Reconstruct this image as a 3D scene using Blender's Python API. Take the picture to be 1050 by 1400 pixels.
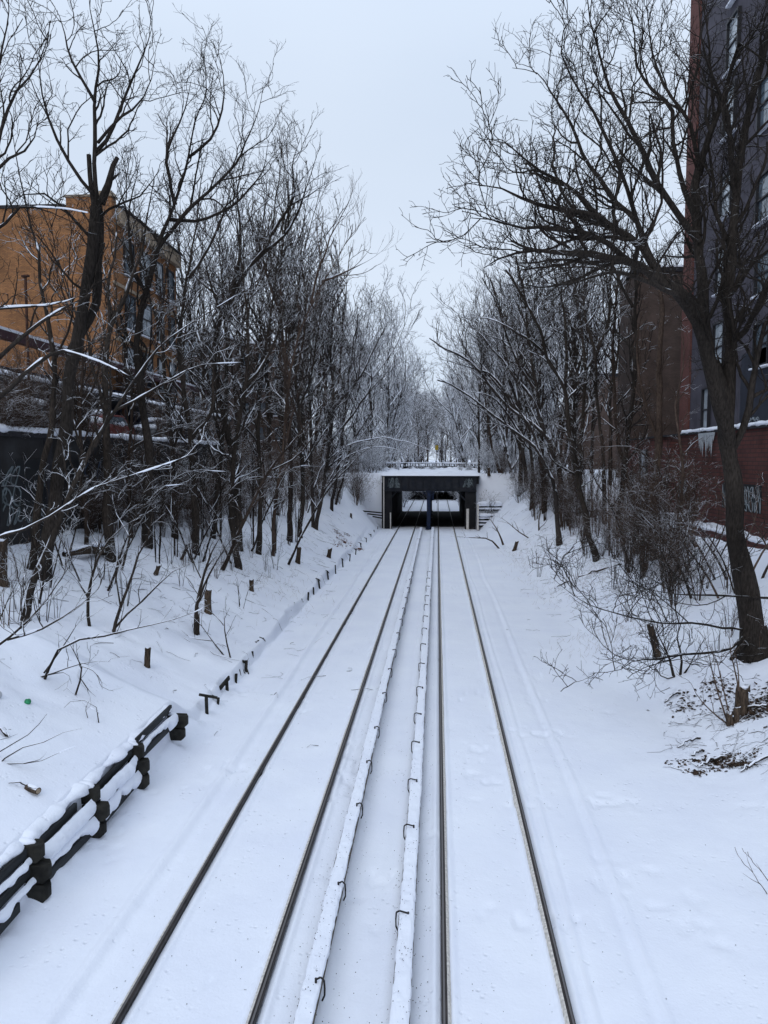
import bpy, math, random
import numpy as np

# ------------------------------------------------------------------ camera, sky, light, exposure
for o in list(bpy.data.objects): bpy.data.objects.remove(o)
SC = bpy.context.scene
COL = SC.collection
HC = 6.5                      # camera height above the rail heads
TH = math.atan(0.072)         # pitch down
PS = math.atan(0.073 * math.cos(TH))   # yaw to the left
cam = bpy.data.cameras.new('camera'); camo = bpy.data.objects.new('camera', cam); COL.objects.link(camo)
camo.location = (0, 0, HC)
camo.rotation_euler = (math.pi / 2 - TH, 0, PS)
cam.sensor_fit = 'HORIZONTAL'; cam.sensor_width = 36.0; cam.lens = 36.0 * 1000 / 1050
cam.clip_start = 0.1; cam.clip_end = 3000
SC.camera = camo

SUN_EL, SUN_ROT = math.radians(38), math.radians(200)
w = bpy.data.worlds.new("World"); SC.world = w; w.use_nodes = True
nt = w.node_tree; nt.nodes.clear()
out = nt.nodes.new('ShaderNodeOutputWorld'); bg = nt.nodes.new('ShaderNodeBackground')
sky = nt.nodes.new('ShaderNodeTexSky'); sky.sky_type = 'NISHITA'; sky.sun_disc = False
sky.sun_elevation = SUN_EL; sky.sun_rotation = SUN_ROT; sky.air_density = 1.0; sky.dust_density = 2.0
tc = nt.nodes.new('ShaderNodeTexCoord')
mp = nt.nodes.new('ShaderNodeMapping'); mp.inputs['Scale'].default_value = (1, 1, 2.2)
nz = nt.nodes.new('ShaderNodeTexNoise'); nz.inputs['Scale'].default_value = 1.5; nz.inputs['Detail'].default_value = 4; nz.inputs['Roughness'].default_value = 0.45
cr = nt.nodes.new('ShaderNodeValToRGB')
cr.color_ramp.elements[0].position = 0.30; cr.color_ramp.elements[0].color = (5.85, 6.85, 8.35, 1)
cr.color_ramp.elements[1].position = 0.72; cr.color_ramp.elements[1].color = (6.9, 7.8, 9.1, 1)
mx = nt.nodes.new('ShaderNodeMix'); mx.data_type = 'RGBA'; mx.inputs['Factor'].default_value = 0.93
nt.links.new(tc.outputs['Generated'], mp.inputs['Vector']); nt.links.new(mp.outputs[0], nz.inputs['Vector'])
nt.links.new(nz.outputs['Fac'], cr.inputs['Fac'])
nt.links.new(sky.outputs[0], mx.inputs['A']); nt.links.new(cr.outputs[0], mx.inputs['B'])
# an overcast sky is brighter overhead than near the horizon
sxyz = nt.nodes.new('ShaderNodeSeparateXYZ'); nt.links.new(tc.outputs['Generated'], sxyz.inputs[0])
grd = nt.nodes.new('ShaderNodeMapRange'); grd.interpolation_type = 'SMOOTHSTEP'; grd.inputs['From Min'].default_value = .35; grd.inputs['From Max'].default_value = 1.0; grd.inputs['To Min'].default_value = 1.0; grd.inputs['To Max'].default_value = 1.55
nt.links.new(sxyz.outputs['Z'], grd.inputs['Value'])
mul = nt.nodes.new('ShaderNodeMix'); mul.data_type = 'RGBA'; mul.blend_type = 'MULTIPLY'; mul.inputs['Factor'].default_value = 1
nt.links.new(mx.outputs['Result'], mul.inputs['A']); nt.links.new(grd.outputs[0], mul.inputs['B'])
nt.links.new(mul.outputs['Result'], bg.inputs['Color']); bg.inputs['Strength'].default_value = 0.1
nt.links.new(bg.outputs[0], out.inputs['Surface'])
sl = bpy.data.lights.new('sun', 'SUN'); sl.energy = 0.5; sl.angle = math.radians(30); sl.color = (1.0, 0.96, 0.9)
so = bpy.data.objects.new('sun', sl); COL.objects.link(so)
so.rotation_euler = (math.pi / 2 - SUN_EL, 0, -SUN_ROT + math.pi)
SC.view_settings.view_transform = 'Standard'; SC.view_settings.look = 'None'
SC.view_settings.gamma = 1; SC.view_settings.exposure = 0.13
try: SC.cycles.max_bounces = 6
except Exception: pass

# ------------------------------------------------------------------ pixel rays
cps, sps, cth, sth = math.cos(PS), math.sin(PS), math.cos(TH), math.sin(TH)
FV = np.array([-sps * cth, cps * cth, -sth]); RV = np.array([cps, sps, 0.0]); UV = np.array([-sps * sth, cps * sth, cth])
def ray(px, py):
    return FV + RV * (px - 525) / 1000.0 + UV * (700 - py) / 1000.0
def W(px, py, Y):
    d = ray(px, py); return np.array([0, 0, HC]) + d * (Y / d[1])
def WX(px, py, X):
    d = ray(px, py); return np.array([0, 0, HC]) + d * (X / d[0])
def WZ(px, py, z=0.0):
    d = ray(px, py); return np.array([0, 0, HC]) + d * ((z - HC) / d[2])

# ------------------------------------------------------------------ noise
def _h(i, j, s):
    n = (i * 374761393 + j * 668265263 + s * 974634777) & 0xffffffff
    n = ((n ^ (n >> 13)) * 1274126177) & 0xffffffff
    return ((n ^ (n >> 16)) & 0xffff) / 65535.0
def vnoise(x, y, s=0):
    x = np.asarray(x, float); y = np.asarray(y, float)
    i = np.floor(x).astype(np.int64); j = np.floor(y).astype(np.int64)
    fx = x - i; fy = y - j; fx = fx * fx * (3 - 2 * fx); fy = fy * fy * (3 - 2 * fy)
    a = _h(i, j, s); b = _h(i + 1, j, s); c = _h(i, j + 1, s); d = _h(i + 1, j + 1, s)
    return (a * (1 - fx) + b * fx) * (1 - fy) + (c * (1 - fx) + d * fx) * fy
def fbm(x, y, o=4, s=0):
    r = 0; a = 0.5; t = 0
    for k in range(o):
        r = r + a * vnoise(x * 2 ** k + 13.7 * k, y * 2 ** k + 7.1 * k, s + k); t += a; a *= 0.5
    return r / t - 0.5
def sst(a, b, x):
    t = np.clip((x - a) / (b - a), 0, 1); return t * t * (3 - 2 * t)

# ------------------------------------------------------------------ object helpers
def mesh_np(name, V, Q, mat, parent=None, smooth=True):
    V = np.asarray(V, np.float32).reshape(-1, 3); Q = np.asarray(Q, np.int32).reshape(-1, 4)
    me = bpy.data.meshes.new(name)
    me.vertices.add(len(V)); me.vertices.foreach_set('co', V.ravel())
    me.loops.add(Q.size); me.loops.foreach_set('vertex_index', Q.ravel())
    me.polygons.add(len(Q)); me.polygons.foreach_set('loop_start', np.arange(0, Q.size, 4, dtype=np.int32))
    me.polygons.foreach_set('loop_total', np.full(len(Q), 4, np.int32))
    if smooth: me.polygons.foreach_set('use_smooth', np.ones(len(Q), bool))
    me.update(calc_edges=True)
    me.materials.append(mat)
    o = bpy.data.objects.new(name, me); COL.objects.link(o)
    if parent: o.parent = parent
    return o
class MB:
    """collects boxes, bars and prisms and links them as one mesh"""
    def __init__(s): s.v = []; s.f = []
    def add(s, vs, fs):
        n = len(s.v); s.v += [tuple(map(float, v)) for v in vs]; s.f += [tuple(n + i for i in f) for f in fs]; return s
    def box(s, x0, x1, y0, y1, z0, z1):
        return s.add([(x0,y0,z0),(x1,y0,z0),(x1,y1,z0),(x0,y1,z0),(x0,y0,z1),(x1,y0,z1),(x1,y1,z1),(x0,y1,z1)],
              [(0,3,2,1),(4,5,6,7),(0,1,5,4),(1,2,6,5),(2,3,7,6),(3,0,4,7)])
    def bar(s, p, q, a, b=None, up=(0,0,1), n=4):
        """bar from p to q with section a x b"""
        b = b or a; p = np.array(p, float); q = np.array(q, float); d = (q - p) / np.linalg.norm(q - p)
        u = np.cross(d, np.array(up, float))
        if np.linalg.norm(u) < 1e-3: u = np.cross(d, np.array((0, 1, 0.)))
        u /= np.linalg.norm(u); v = np.cross(u, d)
        if n == 4: ring = [(-a/2,-b/2),(a/2,-b/2),(a/2,b/2),(-a/2,b/2)]
        else: ring = [(a/2*math.cos(2*math.pi*k/n), b/2*math.sin(2*math.pi*k/n)) for k in range(n)]
        vs = [p + u*x + v*y for x, y in ring] + [q + u*x + v*y for x, y in ring]
        fs = [(k, (k+1)%n, n+(k+1)%n, n+k) for k in range(n)] + [tuple(range(n))[::-1], tuple(range(n, 2*n))]
        return s.add(vs, fs)
    def build(s, name, mat, parent=None, bevel=0, smooth=False):
        me = bpy.data.meshes.new(name); me.from_pydata(s.v, [], s.f); me.update(); me.materials.append(mat)
        if smooth:
            for p in me.polygons: p.use_smooth = True
        o = bpy.data.objects.new(name, me); COL.objects.link(o)
        if parent: o.parent = parent
        if bevel:
            m = o.modifiers.new('bevel', 'BEVEL'); m.width = bevel; m.segments = 2; m.limit_method = 'ANGLE'
        return o
def tag(o, label=None, cat=None, group=None, kind=None):
    if label: o['label'] = label
    if cat: o['category'] = cat
    if group: o['group'] = group
    if kind: o['kind'] = kind
    return o
def empty(name, loc, label, cat, group=None):
    o = bpy.data.objects.new(name, None); COL.objects.link(o); o.location = [float(c) for c in loc]
    o.empty_display_size = 0.2
    return tag(o, label, cat, group)
def keep(child, root):
    """child was modelled in world coordinates: shift its mesh so that it sits right under a moved root"""
    L = np.array(root.location, np.float32); me = child.data; n = len(me.vertices)
    a = np.empty(n * 3, np.float32); me.vertices.foreach_get('co', a); a = a.reshape(-1, 3) - L
    me.vertices.foreach_set('co', a.ravel()); me.update(); child.parent = root; return child
def recenter(o, c):
    me = o.data; n = len(me.vertices); a = np.empty(n * 3, np.float32); me.vertices.foreach_get('co', a)
    a = a.reshape(-1, 3) - np.array(c, np.float32); me.vertices.foreach_set('co', a.ravel()); me.update(); o.location = [float(x) for x in c]; return o

# ------------------------------------------------------------------ materials
def mat(name, col, rough=0.8, metal=0.0, var=0.0, scale=5.0, bump=0.0, bscale=30.0, detail=6, spec=0.3, col2=None, coord='Object', stretch=(1,1,1)):
    m = bpy.data.materials.new(name); m.use_nodes = True; t = m.node_tree; b = t.nodes['Principled BSDF']
    b.inputs['Base Color'].default_value = (*col, 1); b.inputs['Roughness'].default_value = rough; b.inputs['Metallic'].default_value = metal
    b.inputs['Specular IOR Level'].default_value = spec
    tcn = t.nodes.new('ShaderNodeTexCoord'); mpn = t.nodes.new('ShaderNodeMapping'); mpn.inputs['Scale'].default_value = stretch
    t.links.new(tcn.outputs[coord], mpn.inputs[0])
    if var or col2:
        n = t.nodes.new('ShaderNodeTexNoise'); n.inputs['Scale'].default_value = scale; n.inputs['Detail'].default_value = detail
        t.links.new(mpn.outputs[0], n.inputs[0])
        r = t.nodes.new('ShaderNodeValToRGB'); r.color_ramp.elements[0].position = 0.35; r.color_ramp.elements[1].position = 0.65
        c2 = col2 or tuple(c * (1 + var) for c in col); c1 = col if col2 else tuple(c * (1 - var) for c in col)
        r.color_ramp.elements[0].color = (*c1, 1); r.color_ramp.elements[1].color = (*c2, 1)
        t.links.new(n.outputs['Fac'], r.inputs[0]); t.links.new(r.outputs[0], b.inputs['Base Color'])
    if bump:
        n2 = t.nodes.new('ShaderNodeTexNoise'); n2.inputs['Scale'].default_value = bscale; n2.inputs['Detail'].default_value = 5
        t.links.new(mpn.outputs[0], n2.inputs[0])
        bp = t.nodes.new('ShaderNodeBump'); bp.inputs['Strength'].default_value = bump; bp.inputs['Distance'].default_value = 0.02
        t.links.new(n2.outputs['Fac'], bp.inputs['Height']); t.links.new(bp.outputs[0], b.inputs['Normal'])
    return m
SNOWC = (0.82, 0.85, 0.92)
def snow_mat(name, pits=True, bumps=1.0):
    m = bpy.data.materials.new(name); m.use_nodes = True; t = m.node_tree; b = t.nodes['Principled BSDF']; N = t.nodes.new; L = t.links.new
    b.inputs['Roughness'].default_value = 0.75; b.inputs['Specular IOR Level'].default_value = 0.25
    tcn = N('ShaderNodeTexCoord')
    big = N('ShaderNodeTexNoise'); big.inputs['Scale'].default_value = 0.6; big.inputs['Detail'].default_value = 5; L(tcn.outputs['Object'], big.inputs[0])
    r = N('ShaderNodeValToRGB'); r.color_ramp.elements[0].position = .3; r.color_ramp.elements[1].position = .7
    r.color_ramp.elements[0].color = (0.76, 0.79, 0.88, 1); r.color_ramp.elements[1].color = (0.82, 0.85, 0.92, 1); L(big.outputs['Fac'], r.inputs[0])
    last = r.outputs[0]
    if pits:   # small greyer specks, in patches, mixed into the snow colour
        v = N('ShaderNodeTexVoronoi'); v.inputs['Scale'].default_value = 9.0; L(tcn.outputs['Object'], v.inputs['Vector'])
        v2 = N('ShaderNodeTexNoise'); v2.inputs['Scale'].default_value = 0.8; L(tcn.outputs['Object'], v2.inputs[0])
        mr = N('ShaderNodeMapRange'); mr.inputs['From Min'].default_value = .05; mr.inputs['From Max'].default_value = .16; mr.inputs['To Min'].default_value = 1; mr.inputs['To Max'].default_value = 0
        L(v.outputs['Distance'], mr.inputs['Value'])
        m2 = N('ShaderNodeMapRange'); m2.inputs['From Min'].default_value = .5; m2.inputs['From Max'].default_value = .65; L(v2.outputs['Fac'], m2.inputs['Value'])
        mu = N('ShaderNodeMath'); mu.operation = 'MULTIPLY'; L(mr.outputs[0], mu.inputs[0]); L(m2.outputs[0], mu.inputs[1])
        mu2 = N('ShaderNodeMath'); mu2.operation = 'MULTIPLY'; L(mu.outputs[0], mu2.inputs[0]); mu2.inputs[1].default_value = .28
        mixn = N('ShaderNodeMix'); mixn.data_type = 'RGBA'; L(mu2.outputs[0], mixn.inputs['Factor']); L(last, mixn.inputs['A']); mixn.inputs['B'].default_value = (.45, .46, .5, 1)
        last = mixn.outputs['Result']
    L(last, b.inputs['Base Color'])
    n1 = N('ShaderNodeTexNoise'); n1.inputs['Scale'].default_value = 3.0; n1.inputs['Detail'].default_value = 8; n1.inputs['Roughness'].default_value = .55; L(tcn.outputs['Object'], n1.inputs[0])
    bp = N('ShaderNodeBump'); bp.inputs['Strength'].default_value = .35 * bumps; bp.inputs['Distance'].default_value = .05; L(n1.outputs['Fac'], bp.inputs['Height'])
    n2 = N('ShaderNodeTexNoise'); n2.inputs['Scale'].default_value = 28; n2.inputs['Detail'].default_value = 4; L(tcn.outputs['Object'], n2.inputs[0])
    bp2 = N('ShaderNodeBump'); bp2.inputs['Strength'].default_value = .25 * bumps; bp2.inputs['Distance'].default_value = .02; L(n2.outputs['Fac'], bp2.inputs['Height'])
    L(bp.outputs[0], bp2.inputs['Normal'])
    # shallow dimples where drips and grit have fallen on the crust
    vo = N('ShaderNodeTexVoronoi'); vo.inputs['Scale'].default_value = 7.0; vo.inputs['Randomness'].default_value = 1; L(tcn.outputs['Object'], vo.inputs['Vector'])
    vr = N('ShaderNodeMapRange'); vr.inputs['From Min'].default_value = .04; vr.inputs['From Max'].default_value = .26; L(vo.outputs['Distance'], vr.inputs['Value'])
    nn = N('ShaderNodeTexNoise'); nn.inputs['Scale'].default_value = .9; nn.inputs['Detail'].default_value = 4; L(tcn.outputs['Object'], nn.inputs[0])
    nr = N('ShaderNodeMapRange'); nr.inputs['From Min'].default_value = .46; nr.inputs['From Max'].default_value = .62; nr.inputs['To Max'].default_value = .55; L(nn.outputs['Fac'], nr.inputs['Value'])
    bp3 = N('ShaderNodeBump'); bp3.inputs['Distance'].default_value = .03; L(nr.outputs[0], bp3.inputs['Strength']); L(vr.outputs[0], bp3.inputs['Height']); L(bp2.outputs[0], bp3.inputs['Normal']); L(bp3.outputs[0], b.inputs['Normal'])
    return m
def bark_mat(name, c1, c2, snow, rough=0.9):
    """bark; 'snow' is how much of the upper side carries snow (0..1)"""
    m = bpy.data.materials.new(name); m.use_nodes = True; t = m.node_tree; b = t.nodes['Principled BSDF']; N = t.nodes.new; L = t.links.new
    b.inputs['Roughness'].default_value = rough; b.inputs['Specular IOR Level'].default_value = 0.15
    tcn = N('ShaderNodeTexCoord'); mpn = N('ShaderNodeMapping'); mpn.inputs['Scale'].default_value = (1, 1, .25); L(tcn.outputs['Object'], mpn.inputs[0])
    n = N('ShaderNodeTexNoise'); n.inputs['Scale'].default_value = 26; n.inputs['Detail'].default_value = 7; L(mpn.outputs[0], n.inputs[0])
    r = N('ShaderNodeValToRGB'); r.color_ramp.elements[0].position = .35; r.color_ramp.elements[1].position = .68
    r.color_ramp.elements[0].color = (*c1, 1); r.color_ramp.elements[1].color = (*c2, 1); L(n.outputs['Fac'], r.inputs[0])
    gp = N('ShaderNodeNewGeometry'); nb = N('ShaderNodeTexNoise'); nb.inputs['Scale'].default_value = .45; nb.inputs['Detail'].default_value = 3; L(gp.outputs['Position'], nb.inputs[0])
    mb_ = N('ShaderNodeMapRange'); mb_.inputs['From Min'].default_value = .32; mb_.inputs['From Max'].default_value = .68; mb_.inputs['To Min'].default_value = .7; mb_.inputs['To Max'].default_value = 1.7; L(nb.outputs['Fac'], mb_.inputs['Value'])
    mm_ = N('ShaderNodeMix'); mm_.data_type = 'RGBA'; mm_.blend_type = 'MULTIPLY'; mm_.inputs['Factor'].default_value = 1; L(r.outputs[0], mm_.inputs['A']); L(mb_.outputs[0], mm_.inputs['B'])
    bp = N('ShaderNodeBump'); bp.inputs['Strength'].default_value = .7; bp.inputs['Distance'].default_value = .03; L(n.outputs['Fac'], bp.inputs['Height']); L(bp.outputs[0], b.inputs['Normal'])
    if snow > 0:
        g = N('ShaderNodeNewGeometry'); sx = N('ShaderNodeSeparateXYZ'); L(g.outputs['Normal'], sx.inputs[0])
        n2 = N('ShaderNodeTexNoise'); n2.inputs['Scale'].default_value = 1.6; n2.inputs['Detail'].default_value = 3; L(tcn.outputs['Object'], n2.inputs[0])
        ad = N('ShaderNodeMath'); ad.operation = 'MULTIPLY_ADD'; L(n2.outputs['Fac'], ad.inputs[0]); ad.inputs[1].default_value = 1.6; L(sx.outputs['Z'], ad.inputs[2])
        mr = N('ShaderNodeMapRange'); th = 2.15 - 1.5 * snow; mr.inputs['From Min'].default_value = th - .08; mr.inputs['From Max'].default_value = th + .08; L(ad.outputs[0], mr.inputs['Value'])
        mixn = N('ShaderNodeMix'); mixn.data_type = 'RGBA'; L(mr.outputs[0], mixn.inputs['Factor']); L(mm_.outputs['Result'], mixn.inputs['A']); mixn.inputs['B'].default_value = (*SNOWC, 1)
        L(mixn.outputs['Result'], b.inputs['Base Color'])
    else: L(r.outputs[0], b.inputs['Base Color'])
    return m
def brick_mat(name, c1, c2, mortar, axis, scale=1.0, bw=0.22, bh=0.075, ms=0.012):
    m = bpy.data.materials.new(name); m.use_nodes = True; t = m.node_tree; b = t.nodes['Principled BSDF']; N = t.nodes.new; L = t.links.new
    b.inputs['Roughness'].default_value = .85; b.inputs['Specular IOR Level'].default_value = .2
    tcn = N('ShaderNodeTexCoord'); sp = N('ShaderNodeSeparateXYZ'); cb = N('ShaderNodeCombineXYZ'); L(tcn.outputs['Object'], sp.inputs[0])
    # both wall directions read their own running axis
    g = N('ShaderNodeNewGeometry'); sg = N('ShaderNodeSeparateXYZ'); L(g.outputs['Normal'], sg.inputs[0])
    ab = N('ShaderNodeMath'); ab.operation = 'ABSOLUTE'; L(sg.outputs['X'], ab.inputs[0])
    gt = N('ShaderNodeMath'); gt.operation = 'GREATER_THAN'; gt.inputs[1].default_value = .5; L(ab.outputs[0], gt.inputs[0])
    mxf = N('ShaderNodeMix'); L(gt.outputs[0], mxf.inputs['Factor']); L(sp.outputs['X'], mxf.inputs['A']); L(sp.outputs['Y'], mxf.inputs['B'])
    L(mxf.outputs['Result'], cb.inputs['X']); L(sp.outputs['Z'], cb.inputs['Y'])
    br = N('ShaderNodeTexBrick'); br.inputs['Scale'].default_value = scale; br.inputs['Brick Width'].default_value = bw; br.inputs['Row Height'].default_value = bh
    br.inputs['Mortar Size'].default_value = ms; br.inputs['Color1'].default_value = (*c1, 1); br.inputs['Color2'].default_value = (*c2, 1); br.inputs['Mortar'].default_value = (*mortar, 1)
    L(cb.outputs[0], br.inputs['Vector'])
    n = N('ShaderNodeTexNoise'); n.inputs['Scale'].default_value = .9; n.inputs['Detail'].default_value = 6; L(tcn.outputs['Object'], n.inputs[0])
    mr = N('ShaderNodeMapRange'); mr.inputs['From Min'].default_value = .3; mr.inputs['From Max'].default_value = .7; mr.inputs['To Min'].default_value = .72; mr.inputs['To Max'].default_value = 1.15; L(n.outputs['Fac'], mr.inputs['Value'])
    mu = N('ShaderNodeMix'); mu.data_type = 'RGBA'; mu.blend_type = 'MULTIPLY'; mu.inputs['Factor'].default_value = 1; L(br.outputs['Color'], mu.inputs['A']); L(mr.outputs[0], mu.inputs['B'])
    L(mu.outputs['Result'], b.inputs['Base Color'])
    bp = N('ShaderNodeBump'); bp.inputs['Strength'].default_value = .4; bp.inputs['Distance'].default_value = .02; L(br.outputs['Fac'], bp.inputs['Height']); bp.invert = True; L(bp.outputs[0], b.inputs['Normal'])
    return m
M = dict(
    snow=snow_mat('snow_ground'), snowcap=snow_mat('snow_clump', False, .8),
    rail=mat('rail_steel', (.035, .028, .026), .55, .3, var=.4, scale=9), railtop=mat('rail_running_band', (.16, .15, .15), .4, .6),
    dirty=mat('grimy_snow', (.56, .53, .49), .9, var=.25, scale=20),
    hook=mat('bracket_iron', (.02, .018, .018), .6, .2), board=mat('cover_board', (.10, .085, .07), .9, var=.3, scale=8),
    timber=mat('tarred_timber', (.016, .015, .012), .85, var=.6, scale=6, bump=.6, bscale=25, stretch=(1, .3, 1)),
    plank=mat('dark_plank', (.02, .022, .024), .85, var=.5, scale=5, bump=.6, bscale=25, stretch=(1, .15, 1)),
    steelblue=mat('blue_black_steel', (.005, .008, .016), .6, col2=(.018, .019, .024), scale=2.2, bump=.4), colblue=mat('blue_column_paint', (.005, .013, .04), .5, var=.4, scale=4),
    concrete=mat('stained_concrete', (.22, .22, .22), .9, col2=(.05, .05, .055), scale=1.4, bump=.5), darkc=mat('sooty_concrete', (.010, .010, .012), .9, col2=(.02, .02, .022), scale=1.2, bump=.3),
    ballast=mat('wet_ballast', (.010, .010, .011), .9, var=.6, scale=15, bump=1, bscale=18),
    bark=bark_mat('dark_bark', (.014, .011, .009), (.042, .033, .027), .6),
    barkb=bark_mat('brown_bark', (.018, .013, .010), (.048, .034, .027), .5),
    barks=bark_mat('snowy_bark', (.020, .017, .016), (.055, .046, .042), .86),
    barkm=bark_mat('part_snowy_bark', (.016, .013, .012), (.045, .036, .031), .62),
    barkd=bark_mat('bare_bark', (.012, .0095, .008), (.032, .026, .022), 0.24),
    brush=bark_mat('brush_stems', (.038, .026, .020), (.090, .062, .048), .42),
    log=bark_mat('cut_wood', (.02, .015, .012), (.07, .05, .035), .35),
    orange=brick_mat('orange_brick', (.37, .165, .064), (.24, .105, .046), (.14, .085, .048), 0),
    red=brick_mat('red_brick', (.115, .042, .036), (.085, .034, .031), (.045, .03, .028), 1, bw=.6, bh=.2, ms=.02),
    redp=brick_mat('salmon_brick', (.15, .058, .048), (.12, .048, .041), (.10, .05, .044), 1),
    brown=brick_mat('brown_brick', (.115, .078, .066), (.09, .064, .055), (.07, .055, .048), 1),
    clad=brick_mat('grey_cladding', (.080, .074, .092), (.072, .067, .084), (.045, .042, .052), 1, bw=1.2, bh=6.0, ms=.02),
    cladd=mat('navy_panel', (.022, .025, .038), .6, var=.15, scale=2), frame=mat('window_frame', (.02, .02, .024), .5),
    glass=mat('window_glass', (.10, .13, .16), .08, 0, spec=1.0, var=.25, scale=1.2), paleglass=mat('pale_glass', (.38, .42, .46), .25, 0, spec=.8, var=.25, scale=2.2),  # second glass simply has a paler grey-blue base colour
    roofdark=mat('dark_roofing', (.025, .024, .028), .9, var=.3), navy=mat('navy_siding', (.010, .014, .035), .6, var=.3, scale=3), maroon=mat('maroon_fascia', (.035, .009, .014), .6, var=.3),
    rust=mat('rusty_post', (.05, .022, .014), .8, var=.4, scale=8), pale=mat('cornice_stone', (.28, .22, .16), .9, var=.2),
    grafwhite=mat('pale_spray_paint', (.27, .30, .32), .7, var=.3, scale=6), grafblue=mat('blue_spray_paint', (.05, .09, .16), .7, var=.3, scale=6), grafblack=mat('black_spray_paint', (.012, .013, .015), .6),
    grafgrey=mat('dim_spray_paint', (.13, .155, .165), .8, var=.4, scale=3),
    green=mat('green_rubber', (.02, .22, .09), .5, var=.3, scale=20), leafrust=mat('dead_leaves', (.14, .05, .035), .9, var=.5, scale=30), leafwet=mat('matted_leaves', (.016, .011, .008), .9, col2=(.07, .042, .026), scale=9),
    leafdark=mat('wet_leaf_litter', (.02, .014, .010), .9, var=.5, scale=30),
    red2=mat('red_plastic', (.14, .02, .015), .6), yellow=mat('yellow_paint', (.42, .30, .03), .6), grass=mat('dry_grass', (.22, .17, .13), .9, var=.3),
    palebag=mat('pale_plastic', (.45, .47, .5), .5), carpaint=mat('dark_car_paint', (.02, .022, .03), .35, spec=.6), ice=mat('pale_ice', (.42, .46, .50), .25, var=.1), tyre=mat('tyre_rubber', (.012, .012, .012), .9),
)

# ------------------------------------------------------------------ ground
RAILS = (-3.61, -2.11, 0.096, 1.59)
RX = [WZ(158, 1400)[0], WZ(344, 1400)[0], WZ(608, 1400)[0], WZ(783, 1400)[0]]
def cribh(Y):
    return 0.22 + 0.66 * (1 - sst(15.9, 17.4, Y)) + 0.10 * np.sin(Y * .7) * sst(19, 24, Y)
def H(X, Y, fine=True):
    X = np.asarray(X, float); Y = np.asarray(Y, float)
    n1 = fbm(X * .35, Y * .35, 4, 1); n2 = fbm(X * 1.6, Y * 1.6, 3, 9)
    z = np.full(np.broadcast(X, Y).shape, -0.06) + n1 * .05 * sst(1.2, 3, np.abs(X + 1)) + n2 * .012
    # --- left bank
    d = -X - 5.98 + (.35 * fbm(Y * 1.1, X * .4, 4, 61) + .05) * sst(17, 18.5, Y)
    hb = cribh(Y)
    zl = hb + 0.06 + np.clip(d, 0, 9) * .435 * (1 - .25 * (1 - sst(0, 3, d))) + n1 * .55 * sst(0, 3, d) + n2 * .12 * sst(.2, 2, d)
    zl = np.where(X < -14.25, np.maximum(zl, 7.0 * (1 - sst(46, 60, Y)) + 5.6 * sst(46, 60, Y) + n1 * .3), np.minimum(zl, 4.9 + n1 * .5))
    zl = np.where((Y > 46) & (X < -14.25), 4.9 + (np.clip(-X - 14.25, 0, 4) / 4) * .8 + n1 * .4, zl)
    z = z + (zl - z) * sst(-.02, .10, d)
    # snow drifted up against the foot of the crib wall
    z = z + (.17 + .45 * fbm(Y * 1.3, Y * 0, 3, 62)) * np.exp(-((X + 5.95) / .26) ** 2) * (X > -5.99) * (1 - sst(18, 22, Y))
    # --- right bank
    toe = 5.1 + fbm(Y * .12, Y * 0 + 3, 3, 5) * 1.6
    d = X - toe
    zr = np.clip(d, 0, 8.2) * .36 * sst(-1, 2.2, d) + n1 * .6 * sst(.3, 3, d) + n2 * .10 * sst(.2, 2, d)
    zr = zr + np.clip(X - 11, 0, 10) * .20 * sst(40, 55, Y)
    z = z + np.where(d > 0, zr, 0)
    # --- approach to the bridge: the cut closes in to the abutments
    s = sst(46, 68.6, Y)
    a = np.clip(-X - 5.35, 0, 4.2) * 1.25; b = np.clip(X - 3.95 - 1.3 * (1 - s), 0, 5) * 1.0
    cone = np.minimum(np.maximum(a, b), 4.9) + n1 * .25
    z = np.where((a > 0) | (b > 0), np.maximum(z, z * (1 - s) + np.maximum(cone, z) * s), z)
    top = 5.12 + n1 * .2
    inb = (Y > 69.6) & ((X < -4.75) | (X > 3.2)); z = np.where(inb, np.where(Y < 92, top, z), z)
    # --- beyond the bridge
    far = Y >= 92
    c2 = np.minimum(np.maximum(np.clip(-X - 4.6, 0, 9), np.clip(X - 3.0, 0, 9)) * .75, 5.3) + n1 * .3
    z = np.where(far, np.where((X > -4.6) & (X < 3.0), z, c2), z)
    z = np.where((Y > 118) & ((X < -4.6) | (X > 3.0)), 5.4 + n1 * .3, z)
    z = np.where(Y > 165, 5.4 + n1 * .4, z)
    if fine:
        # wind lip and furrow along the left of the tracks, faint ones on the right
        for x0, w_, h_ in ((-4.45, .08, .055), (-4.28, .12, -.03), (-4.95, .3, .03), (1.93, .035, .03), (2.0, .05, -.015), (2.62, .09, -.035), (2.75, .05, .035)):
            wob = .04 * np.sin(Y * .35 + x0) + .12 * fbm(Y * .15, Y * 0, 2, 3)
            z = z + h_ * np.exp(-((X - x0 - wob) / w_) ** 2) * (Y < 66)
        for i, x0 in enumerate(RX):      # groove beside each rail, with thin lips
            u = np.abs(X - x0)
            z = np.where(u < .26, z + .035 * np.exp(-((u - .12) / .05) ** 2), z)
            z = np.where(u < .038, -0.09, z)
        # trough between the two covered conductor rails
        z = z - .05 * sst(.42, .25, np.abs(X + 1.0)) - .02 * (np.abs(X + 1) < .6)
        pit = vnoise(X * 6, Y * 5, 21) * vnoise(X * 1.1, Y * .8, 22)
        z = z - .035 * sst(.55, .75, pit) + .012 * fbm(X * 5, Y * 2.5, 3, 33) * (np.abs(Y) < 40)
    return z
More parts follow.
